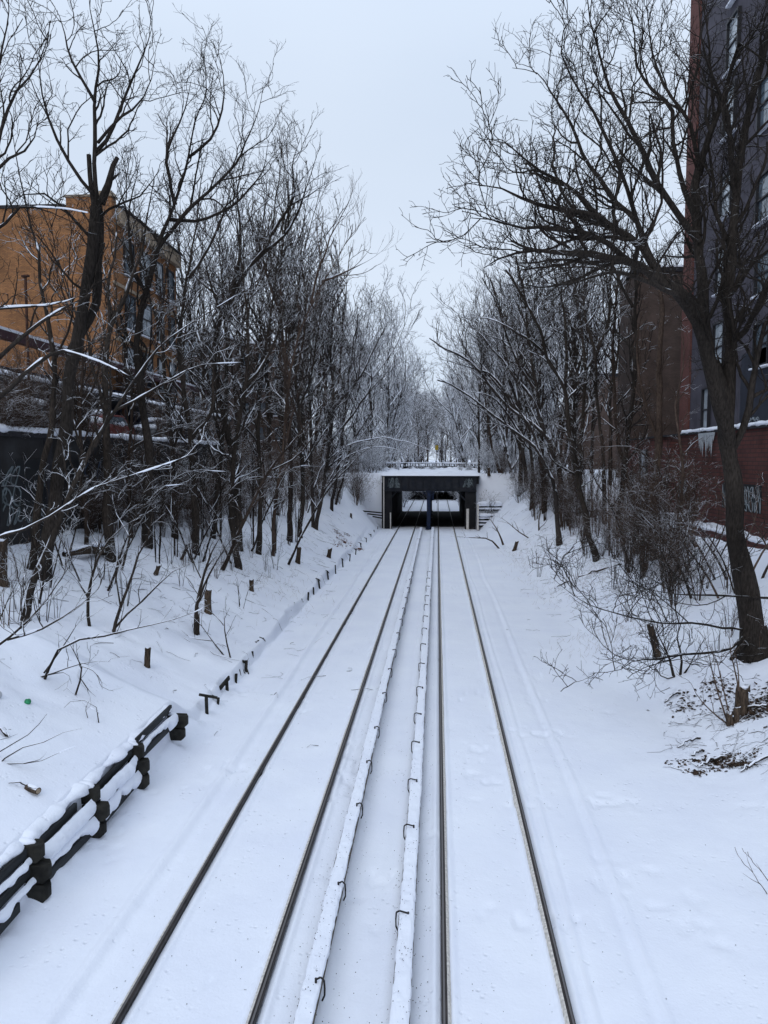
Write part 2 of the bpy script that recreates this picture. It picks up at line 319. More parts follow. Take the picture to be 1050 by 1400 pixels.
def on_ground(px, py):
    d = ray(px, py); t = np.arange(6, 400, .05); Q_ = np.array([0, 0, HC]) + d * t[:, None]
    hit = Q_[:, 2] <= H(Q_[:, 0], Q_[:, 1], False); q = Q_[int(np.argmax(hit)) if hit.any() else -1]
    return np.array([q[0], q[1], float(H(q[0], q[1], False))])
def axis_x():
    a = [np.arange(-110, -16, 2.0), np.arange(-16, -6.5, .22), np.arange(-6.5, -5.7, .04), np.arange(-5.7, 3.2, .045),
         np.arange(3.2, 6, .09), np.arange(6, 15, .18), np.arange(15, 110, 2.0)]
    for x0 in RX: a.append(x0 + np.array([-.26, -.2, -.16, -.12, -.09, -.041, -.037, 0, .037, .041, .09, .12, .16, .2, .26]))
    a.append([-4.76, -4.74, 3.19, 3.21, -14.26, -14.24, -4.61, -4.59, 2.99, 3.01])
    x = np.unique(np.round(np.concatenate(a), 3)); return x
def axis_y():
    return np.unique(np.round(np.concatenate([np.arange(3, 20, .085), np.arange(20, 60, .22), np.arange(60, 125, .5), [69.58, 69.62, 91.98, 92.02, 117.98, 118.02], np.arange(125, 200, 3), np.arange(200, 900, 25)]), 3))
gx, gy = axis_x(), axis_y()
XX, YY = np.meshgrid(gx, gy); ZZ = H(XX, YY)
nx, ny = len(gx), len(gy)
I = (np.arange(ny - 1)[:, None] * nx + np.arange(nx - 1)[None, :]).ravel()
ground = mesh_np('snow_ground', np.stack([XX, YY, ZZ], -1), np.stack([I, I + 1, I + nx + 1, I + nx], -1), M['snow'])
tag(ground, kind='structure'); ground.name = 'ground'
# bare, sooty track bed in the shade of the bridges
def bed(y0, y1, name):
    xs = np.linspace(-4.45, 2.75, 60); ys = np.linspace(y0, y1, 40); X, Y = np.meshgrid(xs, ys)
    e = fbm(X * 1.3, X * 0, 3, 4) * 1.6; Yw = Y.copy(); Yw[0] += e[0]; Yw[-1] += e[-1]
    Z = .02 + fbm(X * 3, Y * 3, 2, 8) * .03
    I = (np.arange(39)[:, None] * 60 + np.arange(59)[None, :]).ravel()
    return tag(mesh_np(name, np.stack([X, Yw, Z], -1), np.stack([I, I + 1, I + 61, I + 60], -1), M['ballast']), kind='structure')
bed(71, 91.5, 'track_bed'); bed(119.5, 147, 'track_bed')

# ------------------------------------------------------------------ rails
rail_names = ['leftmost running rail, dark steel with a dirty snow edge', 'second running rail from the left, beside the covered conductor rail',
              'third running rail from the left, running almost straight up the picture', 'rightmost running rail of the two snowed-in tracks']
for i, x0 in enumerate(RX):
    ys = np.arange(3, 205, .5)
    root = empty('running_rail', (x0, 3, -.13), rail_names[i], 'rail', 'running rails')
    pr = [(-.032, -.04), (-.032, .025), (-.024, .038), (.024, .038), (.032, .025), (.032, -.04), (.012, -.05), (.012, -.11), (.07, -.125), (.07, -.14), (-.07, -.14), (-.07, -.125), (-.012, -.11), (-.012, -.05)]
    mb = MB(); y0, y1 = 3, 205; n = len(pr)
    mb.add([(x0 + a, y0, b) for a, b in pr] + [(x0 + a, y1, b) for a, b in pr], [(k, (k+1) % n, n + (k+1) % n, n + k) for k in range(n)])
    keep(mb.build('rail_body', M['rail']), root)
    b = MB(); c = (-.006, .008, -.004, .004)[i]
    b.box(x0 + c - .012, x0 + c + .012, 3, 205, .038, .0405); keep(b.build('running_band', M['railtop']), root)
    # gritty snow packed against one side of the head
    side = (-1, -1, 1, -1)[i]
    yy = np.arange(3, 69, .12); r = .5 + .5 * vnoise(yy * 1.3, yy * 0, 40 + i)
    w_ = .022 + .03 * r; inner = np.stack([np.full_like(yy, x0 + side * .037), yy, .012 + .01 * r], -1)
    mid = np.stack([x0 + side * (.037 + w_ * .6), yy, .010 + 0 * yy], -1); outer = np.stack([x0 + side * (.037 + w_ * 1.3), yy, np.full_like(yy, -.08)], -1)
    V = np.concatenate([inner, mid, outer]); m_ = len(yy); J = np.arange(m_ - 1)
    Q = np.concatenate([np.stack([J, J + 1, J + m_ + 1, J + m_], -1), np.stack([J + m_, J + m_ + 1, J + 2 * m_ + 1, J + 2 * m_], -1)])
    keep(mesh_np('packed_snow', V, Q, M['dirty']), root)

# ------------------------------------------------------------------ covered conductor rails
def conductor(xc, ys_hooks, side, label, seed):
    root = empty('conductor_rail', (xc, 3, -.1), label, 'conductor rail', 'covered conductor rails')
    b = MB(); b.box(xc - .112, xc + .112, 3, 68, .13, .165); b.box(xc - .11, xc - .08, 3, 68, -.02, .13); keep(b.build('cover_board', M['board']), root)
    b = MB(); b.box(xc - .03 + side * .04, xc + .03 + side * .04, 3, 68, -.12, .06); keep(b.build('contact_rail', M['rail']), root)
    # snow loaf lying on the board
    ys = np.concatenate([np.arange(3, 20, .035), np.arange(20, 68, .1)]); K = 20; ph = np.linspace(-.05, math.pi + .05, K)
    A, Y = np.meshgrid(ph, ys)
    hw = .108 + .03 * fbm(Y * .8, Y * 0, 3, seed) + .03 * fbm(A * 1.3, Y * 7, 4, seed + 3); hh = .062 + .05 * fbm(Y * .5, A * .2, 3, seed + 1) + .03 * fbm(A * 3, Y * 9, 3, seed + 2)
    gap = np.ones_like(Y)
    for g in ((57.2, .35), (33.5, .2)):
        gap = gap * (1 - .97 * np.exp(-((Y - g[0] - (seed % 3)) / g[1]) ** 2))
    X = xc + hw * np.sign(np.cos(A)) * np.abs(np.cos(A)) ** .6 * (.85 + .15 * gap); Z = .160 + hh * np.sign(np.sin(A)) * np.abs(np.sin(A)) ** .38 * gap
    I = (np.arange(len(ys) - 1)[:, None] * K + np.arange(K - 1)[None, :]).ravel()
    keep(mesh_np('snow_cap', np.stack([X, Y, Z], -1), np.stack([I, I + 1, I + K + 1, I + K], -1), M['snowcap']), root)
    for y in ys_hooks:
        b = MB(); s = side; w_ = .019; q_ = random.uniform(-.02, .02)
        P = [(xc + s * (.045 if s > 0 else -.02), y, .245), (xc + s * .10, y + .02, .262), (xc + s * .145, y + q_, .24), (xc + s * .152, y + q_, .14), (xc + s * .150, y, .05), (xc + s * .12, y, -.02)]
        for p, q in zip(P[:-1], P[1:]): b.bar(p, q, w_, w_ * 1.3, n=6)
        b.bar((xc + s * (.045 if s > 0 else -.02), y, .20), (xc + s * (.045 if s > 0 else -.02), y, .262), .03, n=6)
        keep(b.build('bracket', M['hook']), root)
    return root
XL = WZ(449, 1352, .1)[0] - .19; XR = WZ(540, 1255, .2)[0] + .16
def hooks(pix, step, off):
    ys = [float(WZ(*p, .2)[1]) for p in pix]; y = ys[-1]
    while y < 40: y += step * random.uniform(.9, 1.1); ys.append(y)
    return [float(WZ(0, 1400, .2)[1] - off)] + ys
random.seed(4)
conductor(XL, hooks([(449, 1345), (476, 1212), (498, 1103), (511, 1044), (521, 997), (531, 950)], 2.4, 1.4), 1, 'snow-covered conductor rail cover with hooked brackets on its right side', 31)
conductor(XR, hooks([(540, 1252), (546, 1132), (551, 1069), (556, 1017), (560, 978)], 2.3, .6), -1, 'snow-covered conductor rail cover with hooked brackets on its left side', 47)

# ------------------------------------------------------------------ crib wall along the left of the cut
def snow_loaf(p, q, r, flat, seed, n=26, k=12, name='snow_cap', parent=None, amp=.35, m=None):
    p = np.array(p, float); q = np.array(q, float); t = np.linspace(0, 1, n); c = p + (q - p) * t[:, None]
    d = (q - p) / np.linalg.norm(q - p); u = np.cross(d, (0, 0, 1.)); u /= np.linalg.norm(u)
    L_ = np.linalg.norm(q - p)
    rr = r * (1 + amp * 2 * fbm(t * L_ * 2.2, t * 0 + seed, 3, seed)); rr = rr * np.clip(np.minimum(t, 1 - t) * L_ / (r * 1.1), .02, 1) ** .5
    a = np.linspace(0, 2 * math.pi, k, endpoint=False)
    jit = 1 + amp * .6 * fbm(np.cos(a)[None, :] * 2 + t[:, None] * L_ * 3, np.sin(a)[None, :] * 2 + t[:, None], 2, seed + 5)
    V = c[:, None, :] + u * (rr[:, None, None] * np.cos(a)[None, :, None] * jit[..., None]) + np.array((0, 0, 1.)) * (flat * rr[:, None, None] * np.sin(a)[None, :, None] * jit[..., None])
    I = np.arange(n - 1)[:, None] * k; A = np.arange(k)[None, :]; B = (A + 1) % k
    Q = np.stack([I + A, I + B, I + B + k, I + A + k], -1).reshape(-1, 4)
    o = mesh_np(name, V, Q, m or M['snowcap'])
    return keep(o, parent) if parent else o
PY = [8.1, 9.97, 11.81, 13.67, 15.82]
crib = empty('crib_wall', (-5.9, 9, 0), 'low dark timber crib wall with snow bulging between its planks', 'retaining wall')
for i, y in enumerate(PY):
    nb = 3 if i < 4 else 2
    b = MB()
    for k in range(nb):
        z0 = .02 + k * .30 + (0.14 if i == 4 else 0) ; off = (.07, .11, -.02)[k] + .02 * math.sin(i * 3 + k * 2)
        x1 = -5.74 + off; rx = -6.2; h_ = .275; yw = .105
        vs = [(rx, y - yw, z0), (x1 - .05, y - yw, z0), (x1, y - yw + .05, z0 + .05), (x1, y + yw - .05, z0 + .05), (x1 - .05, y + yw, z0), (rx, y + yw, z0),
              (rx, y - yw, z0 + h_), (x1 - .05, y - yw, z0 + h_), (x1, y - yw + .05, z0 + h_ - .05), (x1, y + yw - .05, z0 + h_ - .05), (x1 - .05, y + yw, z0 + h_), (rx, y + yw, z0 + h_)]
        b.add(vs, [(0, 5, 4, 3, 2, 1), (6, 7, 8, 9, 10, 11)] + [(k_, (k_ + 1) % 6, 6 + (k_ + 1) % 6, 6 + k_) for k_ in range(6)])
    keep(b.build('post', M['timber'], bevel=.012), crib)
    snow_loaf((-6.3, y + .02, .0 + (nb * .30 if i < 4 else .74)), (-5.86, y, -.02 + (nb * .30 if i < 4 else .74)), .09, .7, 60 + i, n=20, parent=crib, amp=1.3)
    if i < 4:
        y2 = PY[i + 1]
        for k in range(3):
            z = .10 + k * .30; x = -5.86 - .04 * k
            if i == 3: z += .1
            if k == 0 and i == 3: continue
            b = MB(); da = .05 * math.sin(k * 7 + i * 2) - .03; db = .04 * math.sin(i * 5 + k * 3); b.bar((x, y + .10, z + .085 + da), (x - .02, y2 - (.10 if (i + k) % 3 else .45), z + .085 + db), .06, .15); keep(b.build('plank', M['plank'], bevel=.01), crib)
            # snow squeezed out between this plank and the one above, its lower edge ragged
            if k < 2:
                yy = np.linspace(y + .09, y2 - .09, 60); ss = np.linspace(0, 1, 9); Sg, Yg = np.meshgrid(ss, yy); rg = fbm(Yg * 2.2, Yg * 0, 4, 90 + i * 7 + k); lo = z + .155 - np.clip(.085 + rg * .62, -.03, .21); hi = z + .30 + .02
                Z_ = hi + (lo - hi) * Sg; X_ = x - .05 + (.07 + .15 * (.5 + rg)) * np.sin(math.pi * (.12 + .88 * Sg)) ** .7 + .02 * fbm(Yg * 9, Sg * 3, 3, 7)
                I_ = (np.arange(59)[:, None] * 9 + np.arange(8)[None, :]).ravel(); keep(mesh_np('snow_ledge', np.stack([X_, Yg, Z_], -1), np.stack([I_, I_ + 1, I_ + 10, I_ + 9], -1), M['snowcap']), crib)
        snow_loaf((-6.08, y - .05, .89), (-6.10, y2 + .05, .88), .15, .55, 150 + i, n=50, parent=crib, amp=.7)
# further along only the tops of the posts stand out of the snow
random.seed(9)
stub_px = [(283, 975, 1), (311, 945, .6), (336, 915, .5), (352, 886, .4), (386, 850, .5), (405, 832, .5), (421, 818, .6), (437, 802, .9), (449, 790, .9), (459, 782, .9), (469, 773, 1), (478, 765, .8), (486, 757, .8), (494, 748, .7), (501, 741, .7), (507, 735, .6), (512, 729, .6), (516, 724, .6)] + [(297, 962, .25), (322, 930, .3), (329, 922, .2), (345, 899, .35), (361, 880, .3), (370, 870, .25), (379, 859, .4), (396, 841, .4), (413, 825, .35), (429, 810, .5)]
for j, (px, py, s) in enumerate(stub_px):
    g = WZ(px, py, .05); y = g[1]; x = g[0]
    b = MB(); hgt = .34 * s + .14
    tx = random.uniform(-.06, .06)
    b.bar((x, y, -.1), (x + tx, y + random.uniform(-.1, .1), hgt), .10 if j < 7 else .075, .09, n=6)
    if j == 0: b.bar((x - .2, y, hgt + .05), (x + .26, y + .05, hgt - .04), .06, .06)
    elif j in (1, 3, 5): b.bar((x - .12, y - .3, hgt - .12), (x - .02, y + .25, hgt - random.uniform(-.02, .1)), .05, .12)
    elif random.random() < .7: b.add([(x - .03, y - .02, hgt - .02), (x - random.uniform(.15, .3), y + .05, hgt + .03), (x + .04, y + .04, hgt - random.uniform(.1, .2)), (x - .03, y + .1, hgt - .02), (x - .2, y + .16, hgt + .02), (x + .04, y + .13, hgt - .15)], [(0, 1, 2), (3, 5, 4), (0, 3, 4, 1), (1, 4, 5, 2), (0, 2, 5, 3)])
    o = b.build('buried_post', M['timber'], bevel=.008); recenter(o, (x, y, 0))
    near_ = px < 425
    lab = ('first buried post beyond the crib wall, with a crosspiece on top' if j == 0 else
           'buried fence post between the crib wall and the row of thin posts' if near_ else 'thin dark post in the close row near the bridge')
    tag(o, lab, 'post', None if j == 0 else ('loose buried posts' if near_ else 'row of thin posts'))
    if j not in (0,): pass
    if j < 17:
        q = WZ(*stub_px[j + 1][:2], .05)
# ridge of snow that buries that line of posts
    if 0 < j < 7 or j > 9:
        pass

# ------------------------------------------------------------------ bridge over the tracks
BY = 69.0
br = empty('railway_bridge', (-.8, BY, 0), 'low dark blue steel road bridge over the tracks with a snow-covered top', 'bridge')
def part(name, b, m, root=br, bevel=0): return keep(b.build(name, m, bevel=bevel), root)
zt = 4.98; zb = 3.5
b = MB(); b.box(-5.0, 3.65, BY - .25, BY, zb + .05, zt); b.box(-5.02, 3.67, BY - .42, BY + .1, zt - .07, zt); b.box(-5.02, 3.67, BY - .42, BY + .1, zb, zb + .06)
part('front_girder', b, M['steelblue'])
for k in range(13):
    x = -4.7 + k * .67
    b = MB(); b.box(x - .015, x + .015, BY - .38, BY - .25, zb + .06, zt - .07); part('stiffener', b, M['steelblue'])
b = MB(); b.box(-5.0, 3.65, 91.2, 91.5, zb, zt); part('rear_girder', b, M['steelblue'])
for k in range(9):
    x = -4.4 + k * .88
    b = MB(); b.box(x - .12, x + .12, BY, 91.2, 3.75, 4.2); part('deck_beam', b, M['steelblue'])
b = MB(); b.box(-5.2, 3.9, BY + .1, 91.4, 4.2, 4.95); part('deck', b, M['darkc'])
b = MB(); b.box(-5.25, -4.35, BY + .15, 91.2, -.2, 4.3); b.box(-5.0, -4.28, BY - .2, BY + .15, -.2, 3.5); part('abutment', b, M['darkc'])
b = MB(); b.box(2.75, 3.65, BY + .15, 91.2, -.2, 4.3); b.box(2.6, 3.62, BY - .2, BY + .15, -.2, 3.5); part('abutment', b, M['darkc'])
b = MB(); b.box(-5.06, -4.97, BY - .5, BY + .1, -.1, 4.9); b.box(-4.42, -4.32, BY - .6, BY - .5, -.1, 1.5); part('snowy_edge', b, M['dirty'])
b = MB(); b.box(2.72, 2.96, BY - .62, BY - .5, -.1, 1.9); part('leaning_slab', b, M['dirty'])
for y in (BY - .15, BY + 5.5, BY + 11, BY + 16.5, BY + 22):
    b = MB(); x = WZ(587, 722)[0] if False else -.80
    b.box(x - .17, x + .17, y - .16, y - .13, -.1, 3.6); b.box(x - .17, x + .17, y + .13, y + .16, -.1, 3.6); b.box(x - .02, x + .02, y - .13, y + .13, -.1, 3.6)
    b.box(x - .3, x + .3, y - .3, y + .3, -.1, .12); b.box(x - .26, x + .26, y - .2, y + .2, 3.42, 3.6)
    part('column', b, M['colblue'])
    if y < BY + 6:
        b = MB(); b.bar((x - .15, y, 3.0), (x - .55, y, 3.5), .08); b.bar((x + .15, y, 3.0), (x + .55, y, 3.5), .08); part('knee_brace', b, M['colblue'])
b = MB(); b.bar((-4.3, BY - .1, 2.9), (-3.8, BY - .1, 3.5), .08); b.bar((2.6, BY - .1, 2.7), (1.9, BY - .1, 3.5), .1); part('corner_brace', b, M['steelblue'])
# snow blanket on the deck
xs = np.linspace(-5.35, 4.0, 60); ys = np.linspace(BY - .5, 92, 60); X, Y = np.meshgrid(xs, ys)
Z = 5.24 + .3 * fbm(X * .8, Y * .8, 3, 12) * 2; edge = (X == xs[0]) | (X == xs[-1]) | (Y == ys[0]) | (Y == ys[-1]); Z = np.where(edge, 4.96, Z)
I = (np.arange(59)[:, None] * 60 + np.arange(59)[None, :]).ravel()
keep(mesh_np('snow_cover', np.stack([X, Y, Z], -1), np.stack([I, I + 1, I + 61, I + 60], -1), M['snowcap']), br)
# grey weathered paint and scrawl on the girder ends
def scribble(cx, cz, w_, h_, y, n, seed, mat_, name, root, r=.02, plane='y', k=5, loops=3, yn=None):
    rs = np.random.RandomState(seed); V = []; Q = []; off = 0
    for j in range(n):
        x0 = cx - w_ / 2 + w_ * (j + .5) / n; t = np.linspace(0, 1, 26)
        a, b_, c = rs.uniform(0, 6.3, 3); f = rs.randint(1, loops + 1)
        px = x0 + w_ / n * (.55 * np.sin(2 * math.pi * t * f + a) + .3 * np.sin(4 * math.pi * t + b_) * rs.uniform(0, 1)); pz = cz + h_ / 2 * np.clip(np.cos(2 * math.pi * t * rs.choice([.5, 1, 1]) + c) * .9 + .2 * np.sin(6 * math.pi * t + a), -1, 1)
        P = np.stack([px, pz], -1); T = np.gradient(P, axis=0); T /= np.linalg.norm(T, axis=1)[:, None] + 1e-6; N = np.stack([-T[:, 1], T[:, 0]], -1) * r
        A = P + N; B = P - N
        for S in (A, B):
            lift = .012 + .003 * j
            V.append(np.stack([S[:, 0], np.full(26, y - lift), S[:, 1]], -1) if plane == 'y' else np.stack([np.full(26, y) + (lift if plane == 'x+' else -lift), S[:, 0], S[:, 1]], -1))
        J = np.arange(25) + off; Q.append(np.stack([J, J + 1, J + 27, J + 26], -1)); off += 52
    o = mesh_np(name, np.concatenate(V), np.concatenate(Q), mat_, smooth=False)
    return keep(o, root)
scribble(-4.1, 4.3, 1.1, .9, BY - .26, 8, 3, M['grafgrey'], 'scrawl', br, .035)
scribble(2.9, 4.3, .9, .8, BY - .26, 7, 5, M['grafgrey'], 'scrawl', br, .03)

# second crossing further on: a long dark tunnel
b2 = empty('road_tunnel', (-.8, 118, 0), 'second dark overpass seen through the bridge opening, tracks running into it', 'tunnel')
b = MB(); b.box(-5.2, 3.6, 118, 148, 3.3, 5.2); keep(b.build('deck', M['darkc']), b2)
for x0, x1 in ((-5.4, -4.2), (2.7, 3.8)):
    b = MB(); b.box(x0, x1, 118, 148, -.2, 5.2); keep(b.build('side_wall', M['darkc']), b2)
b = MB(); b.box(-5.4, 3.8, 117.7, 118, 2.9, 5.3); keep(b.build('girder', M['steelblue']), b2)
for y in (118.5, 126, 134, 142):
    b = MB(); b.box(-1.05, -.55, y - .2, y + .2, -.1, 3.3); b.box(-2.9, -2.75, y - .1, y + .1, -.1, 0.0); keep(b.build('column', M['colblue']), b2)
xs = np.linspace(-5.6, 4.0, 20); ys = np.linspace(117.5, 148.5, 20); X, Y = np.meshgrid(xs, ys); Z = 5.42 + .1 * fbm(X, Y, 2, 3)
I = (np.arange(19)[:, None] * 20 + np.arange(19)[None, :]).ravel()
keep(mesh_np('snow_cover', np.stack([X, Y, Z], -1), np.stack([I, I + 1, I + 21, I + 20], -1), M['snowcap']), b2)

# parapet fence on the far side of the bridge, overgrown and snowed up
fz = empty('parapet_fence', (-1, 91.7, 5.1), 'weathered picket parapet choked with snow along the far edge of the bridge', 'fence')
rs = np.random.RandomState(2)
for k in range(58):
    x = -6.9 + k * .21
    if rs.rand() < .28: continue
    b = MB(); hgt = rs.uniform(.7, 1.3); b.box(x - .07, x + .06, 91.6, 91.66, 5.05, 5.1 + hgt); keep(b.build('picket', M['timber'] if rs.rand() < .6 else M['board']), fz)
for z in (5.35, 5.95):
    b = MB(); b.box(-7.0, 5.3, 91.67, 91.72, z, z + .09); keep(b.build('cross_rail', M['timber']), fz)
snow_loaf((-7.1, 91.66, 6.10), (5.4, 91.66, 6.02), .10, .9, 71, n=160, parent=fz, amp=.9)
snow_loaf((-7.1, 91.4, 5.2), (5.4, 91.4, 5.2), .3, .9, 73, n=160, parent=fz, amp=.8)

# timber crib on the right of the abutment
cr2 = empty('log_crib', (4.5, 67.6, 0), 'stack of snowy timber baulks retaining the bank right of the bridge', 'retaining wall')
for k in range(6):
    z = .35 + k * .30 + (.28 if k > 3 else 0)
    b = MB(); b.bar((3.72, 68.0 + .06 * k, z), (5.5 + .10 * k, 67.9 + .12 * k, z + .02), .20, .19); keep(b.build('baulk', M['timber'], bevel=.02), cr2)
    snow_loaf((3.75, 67.9, z + .13), (5.5 + .1 * k, 67.8, z + .14), .075 if k != 3 else .2, .8, 200 + k, n=30, parent=cr2, amp=.7)
snow_loaf((3.72, 68.2, 2.42), (6.0, 68.3, 2.4), .33, .75, 210, n=30, parent=cr2)
b = MB(); b.box(3.68, 3.82, 67.4, 68.6, 0, 2.3); keep(b.build('end_post', M['dirty']), cr2)
cr3 = empty('log_crib', (-6, 67.6, 0), 'few timber baulks showing in the snow left of the bridge', 'retaining wall')
for k in range(3):
    b = MB(); b.bar((-6.9 + .5 * k, 66.9, 1.75 - .25 * k), (-5.1, 67.5, 1.55 - .25 * k), .14, .12); keep(b.build('baulk', M['timber'], bevel=.01), cr3)

# ------------------------------------------------------------------ left: graffiti wall, yard, shed, orange building
XW = -14.0
def vwall(name, x, y0, y1, z0, z1, m, root, th=.25): return keep(MB().box(x - th, x, y0, y1, z0, z1).build(name, m), root)
gw = empty('graffiti_wall', (XW, 30, 4), 'dark stained concrete wall with faded graffiti behind the trees on the left bank', 'wall')
vwall('wall_panel', XW, 15, 47, 3.4, 7.25, mat('graffiti_concrete', (.035, .035, .037), .9, col2=(.014, .012, .011), scale=.8, bump=.4), gw)
keep(MB().box(XW - .35, XW + .08, 15, 47, 7.25, 7.42).build('coping', M['roofdark']), gw)
for k in range(10):
    y = 15.5 + 3.3 * k; keep(MB().box(XW, XW + .12, y - .2, y + .2, 3.4, 7.25).build('pier', M['roofdark']), gw)
snow_loaf((XW - .1, 15, 7.48), (XW - .1, 47, 7.48), .2, .7, 310, n=200, parent=gw, amp=.5)
for k, (y, z, w_, h_, mm) in enumerate([(22.5, 5.3, 2.2, 1.9, 'grafgrey'), (24.7, 5.2, 2.4, 1.7, 'grafgrey'), (28, 5.6, 3, 1.6, 'grafblue'), (31.5, 5.7, 3, 1.4, 'grafgrey'), (36, 5.8, 4, 1.2, 'grafblue'), (38.5, 5.9, 3, 1.1, 'grafwhite'), (20, 5.2, 2.4, 2.2, 'grafblue')]):
    scribble(y, z, w_, h_, XW, 5, 20 + k, M[mm], 'graffiti', gw, .035, 'x+')
for k in range(5):
    y = 21.5 + 2.9 * k
    keep(MB().box(XW + .004, XW + .02, y - 1.0, y + 1.1, 4.6, 6.5).build('painted_panel', M['grafblack']), gw)
# low shed along the street, its snowy eaves line running away from us
sh = empty('long_shed', (-19, 30, 7), 'long low shed with navy siding and a snow-lined roof in front of the orange building', 'shed')
keep(MB().box(-24, -18.2, 18, 56, 7.0, 10.4).build('wall', M['navy']), sh)
b = MB()
b.add([(-24.5, 17.5, 13.2), (-17.6, 17.5, 11.4), (-17.6, 56.5, 11.4), (-24.5, 56.5, 13.2), (-24.5, 17.5, 13.5), (-17.6, 17.5, 11.75), (-17.6, 56.5, 11.75), (-24.5, 56.5, 13.5)],
      [(0,3,2,1),(4,5,6,7),(0,1,5,4),(1,2,6,5),(2,3,7,6),(3,0,4,7)]); keep(b.build('roof', M['maroon']), sh)
b = MB(); b.add([(-24.5, 17.5, 13.52), (-17.7, 17.5, 11.77), (-17.7, 56.5, 11.77), (-24.5, 56.5, 13.52), (-24.5, 17.5, 13.72), (-17.7, 17.5, 11.9), (-17.7, 56.5, 11.9), (-24.5, 56.5, 13.72)],
      [(0,3,2,1),(4,5,6,7),(0,1,5,4),(1,2,6,5),(2,3,7,6),(3,0,4,7)]); keep(b.build('roof_snow', M['snowcap']), sh)
for k in range(60):
    y = 18.3 + k * .63; keep(MB().box(-18.2, -18.12, y, y + .09, 7.4, 10.4).build('siding_batten', M['navy']), sh)
keep(MB().box(-18.3, -15.9, 18, 56, 9.4, 9.6).build('awning', M['roofdark']), sh)
snow_loaf((-17.0, 18, 9.72), (-17.0, 56, 9.72), .9, .22, 320, n=120, parent=sh, amp=.3)
snow_loaf((-16.1, 18, 9.66), (-16.1, 56, 9.66), .2, .7, 321, n=160, parent=sh, amp=.6)
for k in range(9):
    y = 19 + k * 4.4; keep(MB().box(-16.1, -15.98, y, y + .12, 7.0, 9.4).build('awning_post', M['rust']), sh)
# two cars buried in snow behind the wall
def parked_car(x, y, label, pm):
    root = empty('parked_car', (x, y, 7.1), label, 'car', 'cars buried in snow behind the graffiti wall')
    prof = [(-2.1, .35), (-2.15, .75), (-1.9, .95), (-1.2, 1.02), (-.7, 1.42), (.7, 1.45), (1.4, 1.05), (2.0, .92), (2.15, .6), (2.1, .35)]
    n = len(prof); b = MB(); b.add([(x - .85, y + a, 7.1 + c) for a, c in prof] + [(x + .85, y + a, 7.1 + c) for a, c in prof], [tuple(range(n))[::-1], tuple(range(n, 2 * n))] + [(k, (k+1) % n, n + (k+1) % n, n + k) for k in range(n)])
    keep(b.build('body', pm, bevel=.06), root)
    b = MB(); b.add([(x + .86, y + a, 7.1 + c) for a, c in ((-1.1, 1.0), (-.66, 1.34), (.66, 1.36), (1.25, 1.0))], [(0, 1, 2, 3)]); keep(b.build('side_window', M['glass']), root)
    for a in (-1.3, 1.3):
        for s in (-1, 1):
            bb = MB(); bb.bar((x + s * .72, y + a, 7.42), (x + s * .9, y + a, 7.42), .64, .64, n=16); keep(bb.build('wheel', M['tyre']), root)
    snow_loaf((x, y - 2.1, 8.15), (x, y + 2.1, 8.15), .85, .32, int(abs(y) * 10), n=30, parent=root, amp=.2)
    snow_loaf((x, y - .9, 8.6), (x, y + .9, 8.6), .75, .3, int(abs(y) * 11), n=30, parent=root, amp=.2)
parked_car(-15.6, 27, 'snow-buried dark car behind the left end of the graffiti wall', M['carpaint'])
parked_car(-15.6, 33, 'snow-buried maroon car behind the middle of the graffiti wall', M['red2'])
parked_car(-15.6, 39.5, 'snow-buried dark car behind the right end of the graffiti wall', M['carpaint'])
# rusty pole in front of the orange wall
p = W(41, 560, 26); q = W(41, 378, 26)
pole = empty('rusty_pole', (p[0], p[1], 7.0), 'thin rusty pole standing before the orange brick wall', 'pole')
keep(MB().bar((p[0], p[1], 7.0), (p[0], p[1], q[2]), .10, n=8).build('shaft', M['rust']), pole)
keep(MB().bar((p[0] - .12, p[1], q[2]), (p[0] + .12, p[1], q[2] + .03), .16, .06).build('cap', M['rust']), pole)

def win(root, face, pos, a0, a1, z0, z1, gm, snow=True, depth=.12, name='window'):
    """window on a wall plane; face: 'y-' wall looks at us, 'x+' / 'x-' side walls. a0..a1 runs along the wall"""
    t = .09
    def B(mb, u0, u1, w0, w1, d0, d1):
        if face == 'y-': mb.box(u0, u1, pos - d1, pos - d0, w0, w1)
        elif face == 'x+': mb.box(pos + d0, pos + d1, u0, u1, w0, w1)
        else: mb.box(pos - d1, pos - d0, u0, u1, w0, w1)
    fr = MB(); B(fr, a0, a0 + t, z0, z1, -.02, depth); B(fr, a1 - t, a1, z0, z1, -.02, depth); B(fr, a0 + t, a1 - t, z0, z0 + t, -.02, depth); B(fr, a0 + t, a1 - t, z1 - t, z1, -.02, depth)
    mid = (z0 + z1) / 2; B(fr, a0 + t, a1 - t, mid - .04, mid + .04, -.02, depth * .7)
    f = keep(fr.build(name, M['frame']), root)
    pn = MB(); B(pn, a0 + t, a1 - t, z0 + t, z1 - t, .01, .03); o = pn.build('pane', gm); o.parent = f
    L = np.array(root.location, np.float32); me = o.data; n = len(me.vertices); a = np.empty(n * 3, np.float32); me.vertices.foreach_get('co', a); me.vertices.foreach_set('co', (a.reshape(-1, 3) - L).ravel())
    if snow:
        s = MB(); B(s, a0 - .1, a1 + .1, z0 - .10, z0 - .003, 0.0, depth + .10); o = s.build('sill', M['snowcap'], bevel=.03); o.parent = f
        me = o.data; n = len(me.vertices); a = np.empty(n * 3, np.float32); me.vertices.foreach_get('co', a); me.vertices.foreach_set('co', (a.reshape(-1, 3) - L).ravel())
    return f
